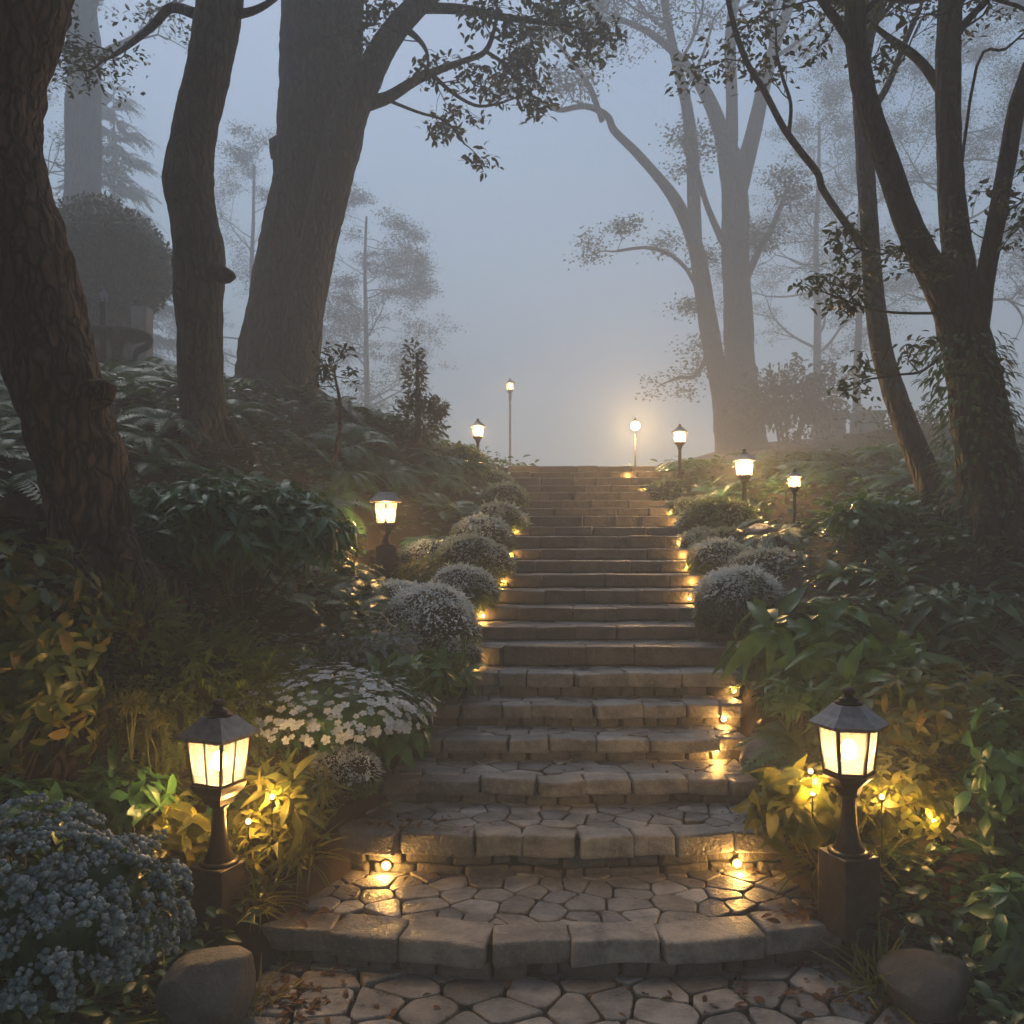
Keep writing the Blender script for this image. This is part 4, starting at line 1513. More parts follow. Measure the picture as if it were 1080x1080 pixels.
for lab, px, py, rx, ry, d, fr, n, nd in [
    ('low trailing pale mound spilling over the left end of the sixth step', 478, 690, 26, 19, 6.75, .8, 3200, .026),
    ('silvery low mound behind the big frosted left mound', 420, 632, 34, 20, 7.9, .9, 3600, .03),
    ('small silvery mound wedged between the left mounds and the boxed lantern', 452, 586, 26, 17, 9.3, .8, 2600, .034),
    ('silvery mound behind the drooping right mound', 800, 585, 30, 18, 9.2, .8, 2800, .034)]:
    cushion(lab, px, py, rx, ry, d, fr, n, nd)
cushion('pale frosted globe-shaped plant beside the third step, right of the square lantern', 362, 812, 37, 26, 5.25, 1.0, 5200, .022, 'globe_plant', 'plant', None)
cushion('small dull pale globe plant close behind the frosted globe-shaped plant', 336, 806, 18, 15, 5.5, .7, 1600, .022, 'globe_plant', 'plant', None)


# ------------------------------------------------------------------ broad leaved shrubs
def shrub(name, label, c, rad, n_ros, n_leaf, size, tpl, mat, zmin=-.1, elev=(-.25, .5), cat='shrub', n_stem=8, group=None, upb=.5, dark=True, shell=(.75, 1.04), fill=1.0):
    c = np.array(c, float)
    g = gz1(c[0], c[1])
    root = thing(name, label, cat, (c[0], c[1], min(g, c[2])), 0, group)
    pts, nr = dome_points(n_ros, c, rad, zmin, shell, .14, n_ros % 5)
    keep = pts[:, 2] > gz(pts[:, 0], pts[:, 1]) + .02
    pts, nr = pts[keep], nr[keep]
    ax = norm(nr + UP * upb)
    m = MB()
    rosettes(m, pts, ax, n_leaf, size, tpl, elev)
    if fill:
        k = int(len(pts) * fill)
        p2, n2 = dome_points(k, c, np.array(rad) * .7, zmin, (.5, 1.0), .14)
        rosettes(m, p2, norm(n2 + UP * upb), max(3, n_leaf - 2), size, tpl, elev)
    m.build('foliage', M[mat], root)
    w = MB()
    base = np.array([c[0], c[1], min(g, c[2]) - .03])
    sel = RNG.choice(len(pts), min(n_stem, len(pts)), replace=False)
    stems(w, base, pts[sel], .008)
    w.build('stem', M['stem'], root)
    return root


p = at(252, 572, 6.3)
shrub('broad_leaf_shrub', 'big dark green shrub of drooping broad leaves right of the leaning trunk', p, (.82, .62, .48), 230, 9, .19, 'lance', 'broad', -.15, (-.3, .35), n_stem=14, upb=.9)
p = at(18, 700, 4.7)
shrub('yellowing_shrub', 'tall shrub at the left edge with leaves turning yellow and orange', p, (.5, .45, .72), 200, 7, .13, 'ovate', 'gold', -.75, (-.5, .25), n_stem=10, upb=.15)
p = at(170, 880, 4.55)
shrub('lush_plant', 'bright yellow-green broad plant lit by the square lantern, on its left side', p, (.26, .24, .22), 40, 6, .12, 'ovate', 'lush', -.3, (-.1, .6), cat='plant', n_stem=5)
p = at(238, 895, 4.75)
shrub('lush_plant', 'leafy golden growth directly behind the column of the square lantern', p, (.34, .22, .2), 50, 7, .1, 'ovate', 'lush', -.4, (-.1, .7), cat='plant', n_stem=5)
p = at(905, 850, 4.85)
shrub('lush_plant', 'leafy golden growth directly behind the column of the six-sided lantern', p, (.36, .24, .26), 60, 7, .1, 'ovate', 'lush', -.4, (-.1, .7), cat='plant', n_stem=5)
p = at(305, 850, 4.7)
shrub('lush_plant', 'spray of bright arching leaves between the square lantern and the frosted globe', p, (.24, .22, .2), 34, 8, .16, 'lance', 'lush', -.3, (0, .9), cat='plant', n_stem=5)
p = at(285, 895, 4.55)
shrub('lush_plant', 'bright yellow-green tangle of leaves glowing on the right side of the square lantern', p, (.22, .22, .2), 36, 6, .1, 'lance', 'lush', -.3, (0, .8), cat='plant', n_stem=5)
p = at(120, 845, 4.4)
shrub('leafy_plant', 'leafy green plant below the yellowing shrub, above the pale blue flowers', p, (.32, .25, .16), 46, 6, .11, 'ovate', 'hosta', -.2, (-.1, .5), cat='plant', n_stem=4)
p = at(30, 860, 4.0)
shrub('leafy_plant', 'green large-leaved plant at the left edge behind the pale blue flowers', p, (.22, .2, .14), 22, 6, .14, 'hosta', 'hosta', -.1, (0, .6), cat='plant', n_stem=4)
p = at(850, 852, 4.75)
shrub('lush_plant', 'bright pale-green plant of long leaves left of the six-sided lantern', p, (.3, .26, .22), 44, 7, .17, 'hosta', 'lush', -.3, (0, .7), cat='plant', n_stem=6)
p = at(965, 845, 4.8)
shrub('lush_plant', 'glowing yellow-green bush of small leaves right of the six-sided lantern', p, (.38, .32, .3), 110, 7, .085, 'ovate', 'lush', -.4, (-.2, .6), cat='plant', n_stem=6)
p = at(1000, 760, 5.2)
shrub('copper_shrub', 'shrub with rusty and olive leaves rising behind the six-sided lantern', p, (.52, .4, .34), 110, 7, .13, 'ovate', 'gold', -.4, (-.2, .5), n_stem=10)
p = at(1068, 830, 4.6)
shrub('dark_shrub', 'dark leafy shrub filling the right edge above the fallen leaves', p, (.32, .3, .5), 90, 6, .13, 'ovate', 'broad', -.8, (-.3, .4), n_stem=6)
p = at(1070, 985, 3.9)
shrub('dark_shrub', 'dark green low plant at the lower right corner', p, (.22, .2, .28), 40, 6, .13, 'ovate', 'broad', -.6, (-.3, .4), n_stem=5)
p = at(860, 690, 6.3)
shrub('hosta', 'large hosta with long arching leaves above the six-sided lantern', p, (.48, .42, .3), 60, 8, .3, 'hosta', 'hosta', -.1, (.0, .7), cat='plant', n_stem=6)
p = at(935, 725, 5.6)
shrub('hosta', 'bright hosta fan of upright leaves just behind the six-sided lantern roof', p, (.34, .3, .2), 34, 8, .26, 'hosta', 'hosta', 0, (.2, .9), cat='plant', n_stem=5)
p = at(1010, 655, 6.6)
shrub('hosta', 'bluish large-leaved clump on the right slope under the forked tree', p, (.62, .5, .24), 80, 7, .2, 'hosta', 'broad', 0, (-.1, .5), cat='plant', n_stem=5)
p = at(838, 742, 5.75)
shrub('leafy_plant', 'narrow-leaved green plant hanging over the right ends of the middle steps', p, (.22, .2, .2), 34, 8, .13, 'lance', 'hosta', -.2, (-.2, .6), cat='plant', n_stem=4)
p = at(925, 555, 8.0)
shrub('leafy_plant', 'yellow-green leafy plant in front of the curved trunk', p, (.45, .4, .24), 60, 7, .15, 'hosta', 'hosta', -.1, (0, .7), cat='plant', n_stem=5)
p = at(452, 606, 8.7)
shrub('lush_plant', 'golden leaves glowing round the small boxed lantern', p, (.42, .3, .2), 46, 6, .13, 'lance', 'lush', -.2, (0, .7), cat='plant', n_stem=5)
p = at(345, 570, 8.3)
shrub('lush_plant', 'golden-lit broad leaves between the big shrub and the small boxed lantern', p, (.36, .3, .22), 44, 6, .15, 'ovate', 'lush', -.2, (-.1, .5), cat='plant', n_stem=5)
p = at(425, 720, 6.0)
shrub('leafy_plant', 'drooping strap-leaved plant beside the pale blue flowers near the fifth step', p, (.3, .3, .2), 40, 8, .2, 'lance', 'hosta', -.3, (-.2, .5), cat='plant', n_stem=5)
p = at(410, 775, 5.6)
shrub('leafy_plant', 'low broad-leaved plant under the white flowers', p, (.28, .25, .12), 26, 7, .16, 'hosta', 'broad', -.1, (0, .6), cat='plant', n_stem=4)

p = at(462, 712, 6.5)
shrub('arching_plant', 'arching narrow-leaved green plant drooping onto the left end of the fifth step', p, (.24, .24, .2), 36, 9, .2, 'lance', 'hosta', -.3, (-.1, .6), cat='plant', n_stem=4)
# soft feathery bush
p = at(200, 745, 5.3)
g = gz1(p.x, p.y)
fb = thing('feathery_bush', 'wide soft feathery green bush behind the square lantern', 'bush', (p.x, p.y, g))
m = MB()
pts, nr = dome_points(1100, tuple(p), (.68, .5, .5), -.5, (.55, 1.0), .2, 1)
kp = pts[:, 2] > gz(pts[:, 0], pts[:, 1])
pts, nr = pts[kp], nr[kp]
fw = nr * .8 + RNG.normal(0, .35, pts.shape) + [.25, -.1, -.25]
scatter(m, 'feather', pts, fw, UP + RNG.normal(0, .3, pts.shape), RNG.uniform(.15, .27, len(pts)))
m.build('foliage', M['moss'], fb)
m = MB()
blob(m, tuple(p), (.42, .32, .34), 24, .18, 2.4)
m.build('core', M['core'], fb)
p = at(140, 660, 5.1)
m = MB()
pts, nr = dome_points(240, tuple(p), (.26, .22, .2), -.5, (.5, 1.0), .2, 2)
fbb = thing('feathery_bush', 'small feathery bush with a reddish sprig at the foot of the leaning trunk', 'bush', (p.x, p.y, gz1(p.x, p.y)))
scatter(m, 'feather', pts, nr + RNG.normal(0, .3, pts.shape) + [0, 0, .3], UP + RNG.normal(0, .3, pts.shape), RNG.uniform(.1, .2, len(pts)))
m.build('foliage', M['moss'], fbb)
m = MB()
q = np.array(at(139, 668, 4.85))
pts = q + RNG.normal(0, .022, (60, 3)) * [.7, .7, 2]
scatter(m, 'ovate', pts, rand_dirs(60), UP + 0 * pts, RNG.uniform(.02, .035, 60))
m.build('sprig', M['red'], fbb)
for lab, px, py, d, r_ in [('small tuft of pale olive leaves left of the square lantern', 140, 742, 4.75, .085), ('small golden tuft close above the left side of the square lantern', 165, 760, 4.8, .07)]:
    q = at(px, py, d)
    m = MB()
    pts, nr = dome_points(420, tuple(q), (r_, r_, r_ * .75), -.6, (.4, 1.0), .15)
    scatter(m, 'ovate', pts, nr + RNG.normal(0, .4, pts.shape), UP + RNG.normal(0, .4, pts.shape), RNG.uniform(.02, .035, len(pts)))
    stems(m, np.array([q.x, q.y, gz1(q.x, q.y)]), pts[:6], .005)
    tag(m.build('tuft', M['lush']), lab, 'plant')


# ------------------------------------------------------------------ flowers
def flower_plant(name, label, c, rad, heads, head_meshes, hsize, leaf, lsize, lmat, nleaf, cat='flowers', zmin=.0, part='flower', axis_up=.5, extra=0):
    c = np.array(c, float)
    g = gz1(c[0], c[1])
    root = thing(name, label, cat, (c[0], c[1], min(g, c[2])))
    base = np.array(root.location)
    m = MB()
    pts, nr = dome_points(nleaf, c, np.array(rad) * .93, -.6, (.55, .98), .1)
    kp = pts[:, 2] > gz(pts[:, 0], pts[:, 1]) - .02
    pts, nr = pts[kp], nr[kp]
    scatter(m, leaf, pts, nr + RNG.normal(0, .5, pts.shape), UP + RNG.normal(0, .4, pts.shape), RNG.uniform(.6, 1.2, len(pts)) * lsize)
    blob(m, tuple(c), tuple(np.array(rad) * .72), 18, .1)
    m.build('foliage', M[lmat], root)
    cand, nr = dome_points(heads * 9, c, rad, zmin, (.97, 1.06), .1 if extra < 200 or extra > 300 else .22, 2)
    toC = norm(np.array([0, 0, H]) - cand)
    ok = (nr * toC).sum(1) > -.15                  # the side that faces the steps and path
    cand, nr = cand[ok], nr[ok]
    chosen = []
    for i in range(len(cand)):
        if all(np.linalg.norm(cand[i] - cand[j]) > hsize * 1.15 for j in chosen[-400:]):
            chosen.append(i)
        if len(chosen) >= heads:
            break
    if extra:
        ex = MB()
        p3, n3 = dome_points(extra, c, rad, zmin, (.86, 1.04), .1 if extra < 200 or extra > 300 else .22, 2)
        for q, nq in zip(p3, n3):
            me = random.choice(head_meshes)
            co = np.empty(len(me.vertices) * 3)
            me.vertices.foreach_get('co', co)
            a = Vector(nq + UP * axis_up + RNG.normal(0, .2, 3)).normalized()
            mt = np.array(a.to_track_quat('Z', 'Y').to_matrix() @ Matrix.Rotation(random.uniform(0, 6.28), 3, 'Z'))
            ex.add(co.reshape(-1, 3) @ mt.T * hsize * random.uniform(.6, 1.1) + q, [list(pl.vertices) for pl in me.polygons])
        tag(ex.build(part, head_meshes[0].materials[0], root), kind='stuff')
    for i in chosen:
        a = Vector(nr[i] + UP * axis_up + RNG.normal(0, .2, 3)).normalized()
        o = bpy.data.objects.new(part, random.choice(head_meshes))
        COL.objects.link(o)
        o.parent = root
        o.location = Vector(cand[i] - base)
        o.rotation_euler = (a.to_track_quat('Z', 'Y').to_matrix() @ Matrix.Rotation(random.uniform(0, 6.28), 3, 'Z')).to_euler()
        s = hsize * random.uniform(.75, 1.2)
        o.scale = (s, s, s)
    return root


white_heads = []
for k in range(3):
    m = MB()
    v, f = petal_flower()
    r_ = np.random.default_rng(k)
    v = v * .55 + r_.normal(0, .02, v.shape)
    m.add(v, f)
    blob(m, (0, 0, .06), (.09, .09, .06), 8, 0)
    white_heads.append(m.mesh('flower', M['petal']))
globe_heads = []
for k in range(5):
    m = MB()
    r_ = np.random.default_rng(20 + k)
    for j in range(15):
        q = r_.normal(0, 1, 3)
        q = q / np.linalg.norm(q) * r_.uniform(.2, .75)
        q[2] = abs(q[2]) * .5
        s = r_.uniform(.1, .2)
        blob(m, tuple(q), (s, s, s * .8), 8, .25, 3.0, j % 4)
    globe_heads.append(m.mesh('flower_cluster', M['globe']))
small_heads = []
for k in range(3):
    m = MB()
    r_ = np.random.default_rng(60 + k)
    v, f = petal_flower()
    for j in range(7):
        q = r_.normal(0, .3, 3) * [1, 1, .4]
        m.add(v * .24 + r_.normal(0, .01, v.shape) + q, f)
    small_heads.append(m.mesh('flower_cluster', M['frosty']))

p = at(72, 968, 3.35)
flower_plant('pale_blue_flowers', 'dense mound of small pale blue globe flowers in the lower left corner', p, (.44, .36, .34), 100, globe_heads, .082, 'ovate', .055, 'cover', 700, zmin=-.35, part='flower_cluster', axis_up=.2, extra=220)
p = at(352, 752, 5.5)
flower_plant('white_flowers', 'spread of white five-petalled flowers left of the steps, above the frosted globe', p, (.66, .54, .28), 100, white_heads, .056, 'ovate', .085, 'broad', 650, zmin=-.2, part='flower', axis_up=.7, extra=420)
p = at(395, 688, 6.3)
flower_plant('small_pale_flowers', 'bush of tiny pale blue blossoms behind the white flowers', p, (.4, .36, .22), 90, small_heads, .07, 'ovate', .06, 'broad', 700, zmin=-.1, part='flower_cluster', axis_up=.5, extra=90)
p = at(300, 700, 5.9)
flower_plant('small_pale_flowers', 'few scattered white blossoms under the big broad-leaved shrub', p, (.3, .2, .08), 14, small_heads, .07, 'ovate', .08, 'broad', 160, zmin=.1, part='flower_cluster', axis_up=.8)


# ------------------------------------------------------------------ ferns on both banks
def fern_proto(n, tpl, size, mat):
    m = MB()
    a = np.arange(n) * 2.39996 + RNG.uniform(-.2, .2, n)
    el = RNG.uniform(.15, .75, n)
    fw = np.stack([np.cos(a) * np.cos(el), np.sin(a) * np.cos(el), np.sin(el) * .6], 1)
    scatter(m, tpl, np.zeros((n, 3)) + RNG.normal(0, .02, (n, 3)), fw, UP + RNG.normal(0, .15, (n, 3)), RNG.uniform(.7, 1.1, n) * size)
    return m.mesh('fern', mat)


ferns = [fern_proto(13, 'frond', .5, M['fern']), fern_proto(15, 'frond_long', .56, M['fern']), fern_proto(11, 'frond', .45, M['fern']), fern_proto(14, 'frond_long', .5, M['fern'])]
lance_protos = []
for k in range(3):
    m = MB()
    n = 26
    a = np.arange(n) * 2.39996
    el = RNG.uniform(.1, 1.1, n)
    fw = np.stack([np.cos(a) * np.cos(el), np.sin(a) * np.cos(el), np.sin(el)], 1)
    scatter(m, ('lance', 'hosta', 'ovate')[k], RNG.normal(0, .06, (n, 3)) * [1, 1, .4], fw, UP + RNG.normal(0, .2, (n, 3)), RNG.uniform(.16, .3, n))
    lance_protos.append(m.mesh('ground_plant', M[('broad', 'hosta', 'broad')[k]]))
grass_protos = []
for k in range(2):
    m = MB()
    n = 60
    a = RNG.uniform(0, 6.28, n)
    el = RNG.uniform(.3, 1.4, n)
    fw = np.stack([np.cos(a) * np.cos(el), np.sin(a) * np.cos(el), np.sin(el)], 1)
    scatter(m, 'blade', RNG.normal(0, .03, (n, 3)) * [1, 1, .2], fw, UP + RNG.normal(0, .2, (n, 3)), RNG.uniform(.12, .28, n))
    grass_protos.append(m.mesh('grass_tuft', M['lush']))

placed = []
used_spots = [(at(x, y, d).x, d, r) for x, y, d, r in [(252, 572, 6.3, .6), (18, 700, 4.7, .4), (200, 745, 5.3, .5), (100, 600, 5.5, .35), (215, 460, 9, .4), (290, 425, 11, .7), (352, 752, 5.5, .45),
              (395, 688, 6.3, .35), (860, 690, 6.3, .4), (1010, 655, 6.6, .4), (1045, 550, 7.5, .4), (407, 612, 8.7, .7), (785, 535, 10.5, .3), (838, 552, 9.5, .3), (231, 960, 4.3, .35), (895, 950, 4.25, .35),
              (441, 470, 12, .3), (985, 540, 8.5, .3), (780, 475, 14, .4)]]


def plant(mesh, name, label, cat, x, y, s, group, zoff=0.02, tilt=True):
    z = gz1(x, y)
    o = bpy.data.objects.new(name, mesh)
    COL.objects.link(o)
    o.location = (x, y, z + zoff)
    e = .25
    nrm = Vector((gz1(x - e, y) - gz1(x + e, y), gz1(x, y - e) - gz1(x, y + e), 2 * e)).normalized()
    q = Vector((0, 0, 1)).lerp(nrm, .6).to_track_quat('Z', 'Y')
    o.rotation_euler = (q.to_matrix() @ Matrix.Rotation(random.uniform(0, 6.28), 3, 'Z')).to_euler()
    o.scale = (s, s, s * random.uniform(.85, 1.15))
    return tag(o, label, cat, group)


def fill(n, xr, yr, mind, meshes, name, label, cat, group, srange, test=None):
    k = tries = 0
    while k < n and tries < n * 60:
        tries += 1
        x, y = random.uniform(*xr), random.uniform(*yr)
        if abs(x - s_cx(y)) < s_w(y) / 2 + .28 and y < 14.5:
            continue
        if abs(x) > .62 * y + .5:
            continue
        if test and not test(x, y):
            continue
        if any((x - a) ** 2 + (y - b) ** 2 < mind * mind for a, b in placed) or any((x - a) ** 2 + (y - b) ** 2 < r * r for a, b, r in used_spots):
            continue
        placed.append((x, y))
        plant(random.choice(meshes), name, label, cat, x, y, random.uniform(*srange), group)
        k += 1


fill(42, (-6.0, -.6), (8.2, 13.5), .42, ferns, 'fern', 'green fern among the crowd of ferns below the twin trunk, left of the upper steps', 'fern', 'ferns on the bank below the twin trunk', (.8, 1.4))
fill(26, (-5.5, -1.3), (5.4, 8.2), .45, ferns, 'fern', 'dark fern on the shady slope between the leaning trunk and the big shrub', 'fern', 'ferns by the leaning trunk', (.7, 1.15))
fill(14, (-9.0, -4.5), (8, 14), .6, ferns, 'fern', 'fern on the far left slope below the stone basin', 'fern', 'ferns below the stone basin', (.9, 1.4))
fill(40, (1.9, 8.0), (7.4, 14.5), .45, ferns + lance_protos, 'fern', 'dark fern on the right slope round the curved trunk', 'fern', 'ferns round the curved trunk', (.8, 1.3))
fill(26, (1.9, 5.5), (4.9, 7.4), .36, lance_protos + ferns[:2], 'ground_plant', 'leafy dark plant on the lower right slope under the forked tree', 'plant', 'leafy plants under the forked tree', (.8, 1.25))
fill(14, (-3.6, -1.35), (3.9, 5.4), .34, lance_protos, 'ground_plant', 'low leafy plant between the square lantern and the yellowing shrub', 'plant', 'leafy plants by the square lantern', (.6, 1.0))
fill(16, (2.0, 9.5), (14.5, 20), .9, ferns + lance_protos, 'fern', 'foggy fern on the far right slope beyond the round-crowned tree', 'fern', 'ferns in the fog', (1.0, 1.7))
for lab, px, py, d in [('bright grass tuft right against the square lantern plinth', 268, 925, 4.45), ('bright grass tuft behind the square lantern column', 210, 905, 4.6), ('long-bladed grass between the square lantern and the frosted globe', 315, 890, 4.7),
                       ('grass tuft lit gold behind the six-sided lantern', 925, 880, 4.6), ('grass tuft left of the six-sided lantern plinth', 868, 890, 4.6), ('dull grass tuft at the left end of the bottom step', 272, 960, 4.35), ('grass tuft growing against the boulder below the square lantern', 268, 1045, 3.86), ('grass tuft between the pale blue flowers and the boulder', 172, 1050, 3.7), ('grass tuft beside the dark boulder in front of the six-sided lantern', 928, 1030, 4.0)]:
    q = at(px, py, d)
    plant(random.choice(grass_protos), 'grass_tuft', lab, 'grass tuft', q.x, q.y, random.uniform(.8, 1.25), None)
for lab, px, py, d, s in [('golden fern glowing beside the small boxed lantern', 440, 600, 8.8, .7), ('fern spilling beside the boxed lantern plinth, on its left', 375, 610, 8.5, .8), ('fern arching over the right edge of the steps under the largest right mound', 800, 690, 6.6, .7)]:
    q = at(px, py, d)
    plant(random.choice(ferns), 'fern', lab, 'fern', q.x, q.y, s, None)

# ------------------------------------------------------------------ ground cover, fallen leaves
n = 52000
u = RNG.uniform(0, 1, n)
y = 3.3 + 16 * u ** 1.5
x = RNG.uniform(-1, 1, n) * (.66 * y + 1.0)
gap = np.abs(x - s_cx(np.maximum(y, 4.08))) - s_w(np.maximum(y, 4.08)) / 2
dens = np.clip(vn(np.stack([x, y, 0 * x], 1), 1.9, 70) * .5 + .75, .15, 1)
keep = ((gap > .06) | (y > 14.4)) & (RNG.uniform(0, 1, n) < dens) & ~((y < 3.95) & (np.abs(x - .2) < 1.75))
x, y = x[keep], y[keep]
n = len(x)
hgt = np.abs(RNG.normal(0, .07, n)) + .07 * np.maximum(0, vn(np.stack([x, y, 0 * x], 1), 2.7, 71))
P_ = np.stack([x, y, gz(x, y) + hgt], 1)
a = RNG.uniform(0, 6.28, n)
sz = RNG.uniform(.05, .12, n) * (1 + .03 * y)
cv = MB()
scatter(cv, 'ovate', P_, np.stack([np.cos(a), np.sin(a), RNG.uniform(-.35, .5, n)], 1), UP + RNG.normal(0, .4, (n, 3)), sz)
tag(cv.build('ground_cover', M['cover']), kind='stuff')

lf = MB()
pts = []
for cx_, cy_, sx_, sy_, k in [(300, 1045, .14, .12, 90), (190, 1062, .1, .1, 50), (930, 1045, .14, .1, 70), (860, 948, .12, .1, 70), (975, 930, .2, .12, 120), (830, 1062, .3, .06, 26), (430, 850, .2, .1, 40), (320, 980, .12, .1, 40), (585, 1050, .8, .1, 14), (800, 830, .1, .1, 20)]:
    zz = 3.9 if cy_ > 1000 else (4.35 if cy_ > 890 else 5.0)
    q = at(cx_, cy_, zz)
    for _ in range(k):
        X, Y = q.x + RNG.normal(0, sx_), q.y + RNG.normal(0, sy_)
        on = 0.025
        Z = max(gz1(X, Y), 0.0) + on
        for i in range(NS):
            if abs(X - s_cx(SD[i])) < s_w(SD[i]) / 2 and front(i, X) + .02 < Y:
                Z = max(Z, SZ[i] + .02)
        pts.append((X, Y, Z))
P_ = np.array(pts)
a = RNG.uniform(0, 6.28, len(P_))
scatter(lf, 'ovate', P_, np.stack([np.cos(a), np.sin(a), RNG.uniform(-.2, .3, len(P_))], 1), UP + RNG.normal(0, .3, P_.shape), RNG.uniform(.035, .075, len(P_)))
tag(lf.build('leaf_litter', M['rust']), kind='stuff')

# ------------------------------------------------------------------ things on the far left and right slopes
p = at(116, 385, 17)
g = gz1(p.x, p.y)
dt = thing('clipped_tree', 'dark dome-shaped clipped tree behind the stone basin at left', 'tree', (p.x, p.y, g))
m = MB()
c = at(116, 276, 17)
sweep(m, [(p.x - .1, p.y, g - .2), (p.x - .1, p.y, c.z)], [.52, .46], 18, .08, .04, res=6)
m.build('trunk', M['bark_far'], dt)
m = MB()
blob(m, tuple(c), (1.12, 1.05, .94), 30, .08, 2.0, 2)
cc = (c.x + .1, c.y, c.z - .6)
blob(m, cc, (.86, .8, .66), 24, .08, 2.4, 3)
n = 7000
pts, nr = dome_points(n, tuple(c), (1.18, 1.1, 1.02), -.8, (.9, 1.1), .1, 2)
p2, n2 = dome_points(2600, cc, (.94, .86, .74), -.9, (.9, 1.05), .1, 3)
pts, nr = np.concatenate([pts, p2]), np.concatenate([nr, n2])
scatter(m, 'tiny', pts, nr * .5 + RNG.normal(0, .6, pts.shape), nr + RNG.normal(0, .4, pts.shape), RNG.uniform(.07, .13, len(pts)))
m.build('crown', M['crown'], dt)

p = at(150, 388, 16)
g = gz1(p.x, p.y)
m = MB()
block(m, (p.x, p.y, (g - .2 + at(150, 325, 16).z) / 2), (.3, .3, at(150, 325, 16).z - g + .2), .02, .008)
tag(m.build('stone_post', M['pale_stone']), 'pale square stone post under the right side of the clipped dome', 'post')

p = at(124, 398, 13)
g = gz1(p.x, p.y)
zt = at(124, 353, 13).z
bs = thing('stone_basin', 'dark stone basin on curved legs left of the tall single trunk', 'bird bath', (p.x, p.y, g))
m = MB()
lathe(m, 28, [(.1, zt - .1), (.3, zt - .08), (.46, zt - .015), (.49, zt + .02), (.46, zt + .03), (.38, zt - .01), (.1, zt - .04)], 0, p.x, p.y)
m.build('bowl', M['dark_stone'], bs)
m = MB()
lathe(m, 20, [(.16, g - .1), (.15, g + .05), (.09, g + .15), (.08, zt - .18), (.14, zt - .08)], 0, p.x, p.y)
m.build('pedestal', M['dark_stone'], bs)
for k in range(4):
    a = k * math.pi / 2 + .35
    o = Vector((math.cos(a), math.sin(a), 0))
    m = MB()
    b = Vector((p.x, p.y, 0))
    sweep(m, [b + o * .46 + Vector((0, 0, zt - .01)), b + o * .42 + Vector((0, 0, zt - .14)), b + o * .26 + Vector((0, 0, zt - .26)), b + o * .24 + Vector((0, 0, g + .1)), b + o * .3 + Vector((0, 0, g - .05))],
          [.05, .06, .045, .035, .05], 8, .05, 0, res=5)
    m.build('leg', M['dark_stone'], bs)
q = at(92, 353, 13.05)
boulder('basin_stone', 'rounded mossy stone lying on the left of the basin rim', (q.x + .12, q.y, zt + .06), (.22, .16, .1), .2, .12, 'dark_stone', 5)
gp = thing('garden_post', 'slim dark post with a small lantern-shaped cap rising from the stone basin', 'post', (p.x - .04, p.y - .3, zt))
m = MB()
x_, y_ = p.x - .04, p.y - .36
block(m, (x_, y_, (at(121, 318, 12.6).z + g) / 2), (.085, .085, at(121, 318, 12.6).z - g + .1), .01, .003)
m.build('shaft', M['metal'], gp)
m = MB()
z_ = at(121, 318, 12.6).z
lathe(m, 8, [(.05, z_), (.058, z_ + .02), (.05, z_ + .03), (.055, z_ + .11), (.03, z_ + .15), (.012, z_ + .17), (.018, z_ + .19), (.002, z_ + .21)], 0, x_, y_)
m.build('cap', M['roof'], gp)

# wooden edging board at the left
p = at(14, 533, 5.6)
wb = thing('wooden_board', 'weathered wooden edging board behind the leaning trunk at the left edge', 'board', (p.x, p.y, p.z - .1))
m = MB()
block(m, (p.x - .25, p.y, p.z), (.72, .05, .15), .006, .003)
m.build('plank', M['wood'], wb)
m = MB()
block(m, (p.x + .085, p.y + .04, p.z - .1), (.05, .05, .36), .006, .003)
m.build('stake', M['wood'], wb)

# faint masonry in the fog on the right
for lab, px, pyt, pyb, d, w_ in [('squat stone pillar with a broken cap, hazy right of the round-crowned tree', 876, 438, 474, 30, .8), ('blocky stone pier in the fog, left of the curved trunk', 914, 438, 468, 31, .9)]:
    t_, b_ = at(px, pyt, d), at(px, pyb, d)
    g = gz1(t_.x, d)
    o = thing('stone_pillar', lab, 'pillar', (t_.x, d, g))
    m = MB()
    block(m, (t_.x, d, (t_.z + g - .3) / 2), (w_, w_, t_.z - g + .3), .03, .02)
    m.build('shaft', M['dark_stone'], o)
    m = MB()
    block(m, (t_.x, d, t_.z + .04), (w_ * 1.25, w_ * 1.25, .14), .03, .02)
    m.build('cap', M['dark_stone'], o)
lw = MB()
for k in range(9):
    x_ = 5.2 + k * .62
    g = gz1(x_, 20.5)
    block(lw, (x_, 20.5 + .05 * math.sin(k), g + .12), (.64, .35, .55 + random.uniform(-.05, .05)), .04, .03)
tag(lw.build('garden_wall', M['dark_stone']), 'low dry-stone wall fading into the fog on the right slope', 'wall')

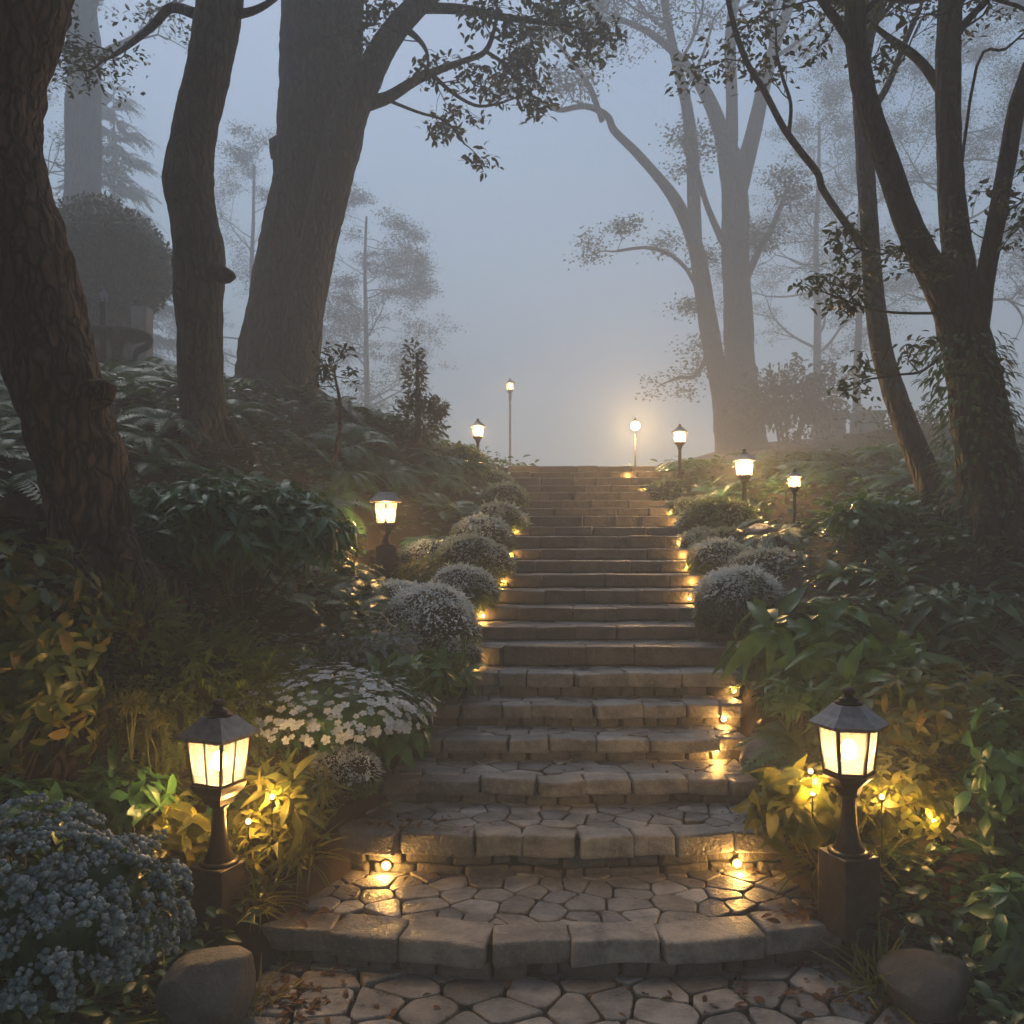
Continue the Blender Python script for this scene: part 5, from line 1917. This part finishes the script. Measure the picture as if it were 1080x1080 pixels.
# small bare lights among the leaves; later entries added to brighten foliage
for lab, px, py, d in [('upper small glowing light among the leaves left of the six-sided lantern', 855, 815, 4.62), ('lower small glowing light among the leaves left of the six-sided lantern', 857, 838, 4.55),
                       ('small light glowing in the grass right of the square lantern', 287, 842, 4.45), ('larger light glowing in the leaves right of the square lantern', 262, 868, 4.42),
                       ('small light in the leaves right of the six-sided lantern', 930, 842, 4.55),
                       ('low added fill light glowing among the leaves left of the square lantern', 190, 868, 4.5), ('low added fill light glowing deep in the leaves far right of the six-sided lantern', 985, 868, 4.6),
                       ('added fill light glowing among golden leaves beside the small boxed lantern', 372, 578, 8.9), ('added fill light glowing in the leaves under the lantern below the double trunks', 770, 545, 10.3)]:
    q = at(px, py, d)
    g = gz1(q.x, q.y)
    o = thing('garden_light', lab, 'garden light', (q.x, q.y, g), 0, 'small stake lights in the planting')
    m = MB()
    lathe(m, 8, [(.003, g - .05), (.003, q.z - .015), (.014, q.z - .012), (.014, q.z - .004)], 0, q.x, q.y)
    m.build('stake', M['metal'], o)
    m = MB()
    blob(m, (q.x, q.y, q.z + .008), (.014, .014, .016), 10, 0)
    m.build('bulb', M['lens'], o)
    ld = bpy.data.lights.new('stake_bulb', 'POINT')
    ld.energy, ld.color, ld.shadow_soft_size = 14.0 * max(1, d / 9), (1, .52, .14), .02
    lo = bpy.data.objects.new('stake_bulb', ld)
    COL.objects.link(lo)
    lo.parent = o
    lo.location = (0, 0, q.z - g + .012)

# ------------------------------------------------------------------ haze
hz = MB()
x0, x1, y0, y1, z0, z1 = -62, 62, -8, 130, -1.6, 30
v = [(x, y, z) for z in (z0, z1) for x, y in ((x0, y0), (x1, y0), (x1, y1), (x0, y1))]
hz.add(v, [[3, 2, 1, 0], [4, 5, 6, 7], [0, 1, 5, 4], [1, 2, 6, 5], [2, 3, 7, 6], [3, 0, 4, 7]])
hm, nt, out = new_mat('haze')
pv = nt.nodes.new('ShaderNodeVolumePrincipled')
pv.inputs['Color'].default_value = (*HAZE_COLOR, 1)
pv.inputs['Density'].default_value = HAZE_DENSITY
pv.inputs['Anisotropy'].default_value = 0.0
nt.links.new(pv.outputs[0], out.inputs['Volume'])
haze = tag(hz.build('haze', hm, smooth=False), kind='stuff')
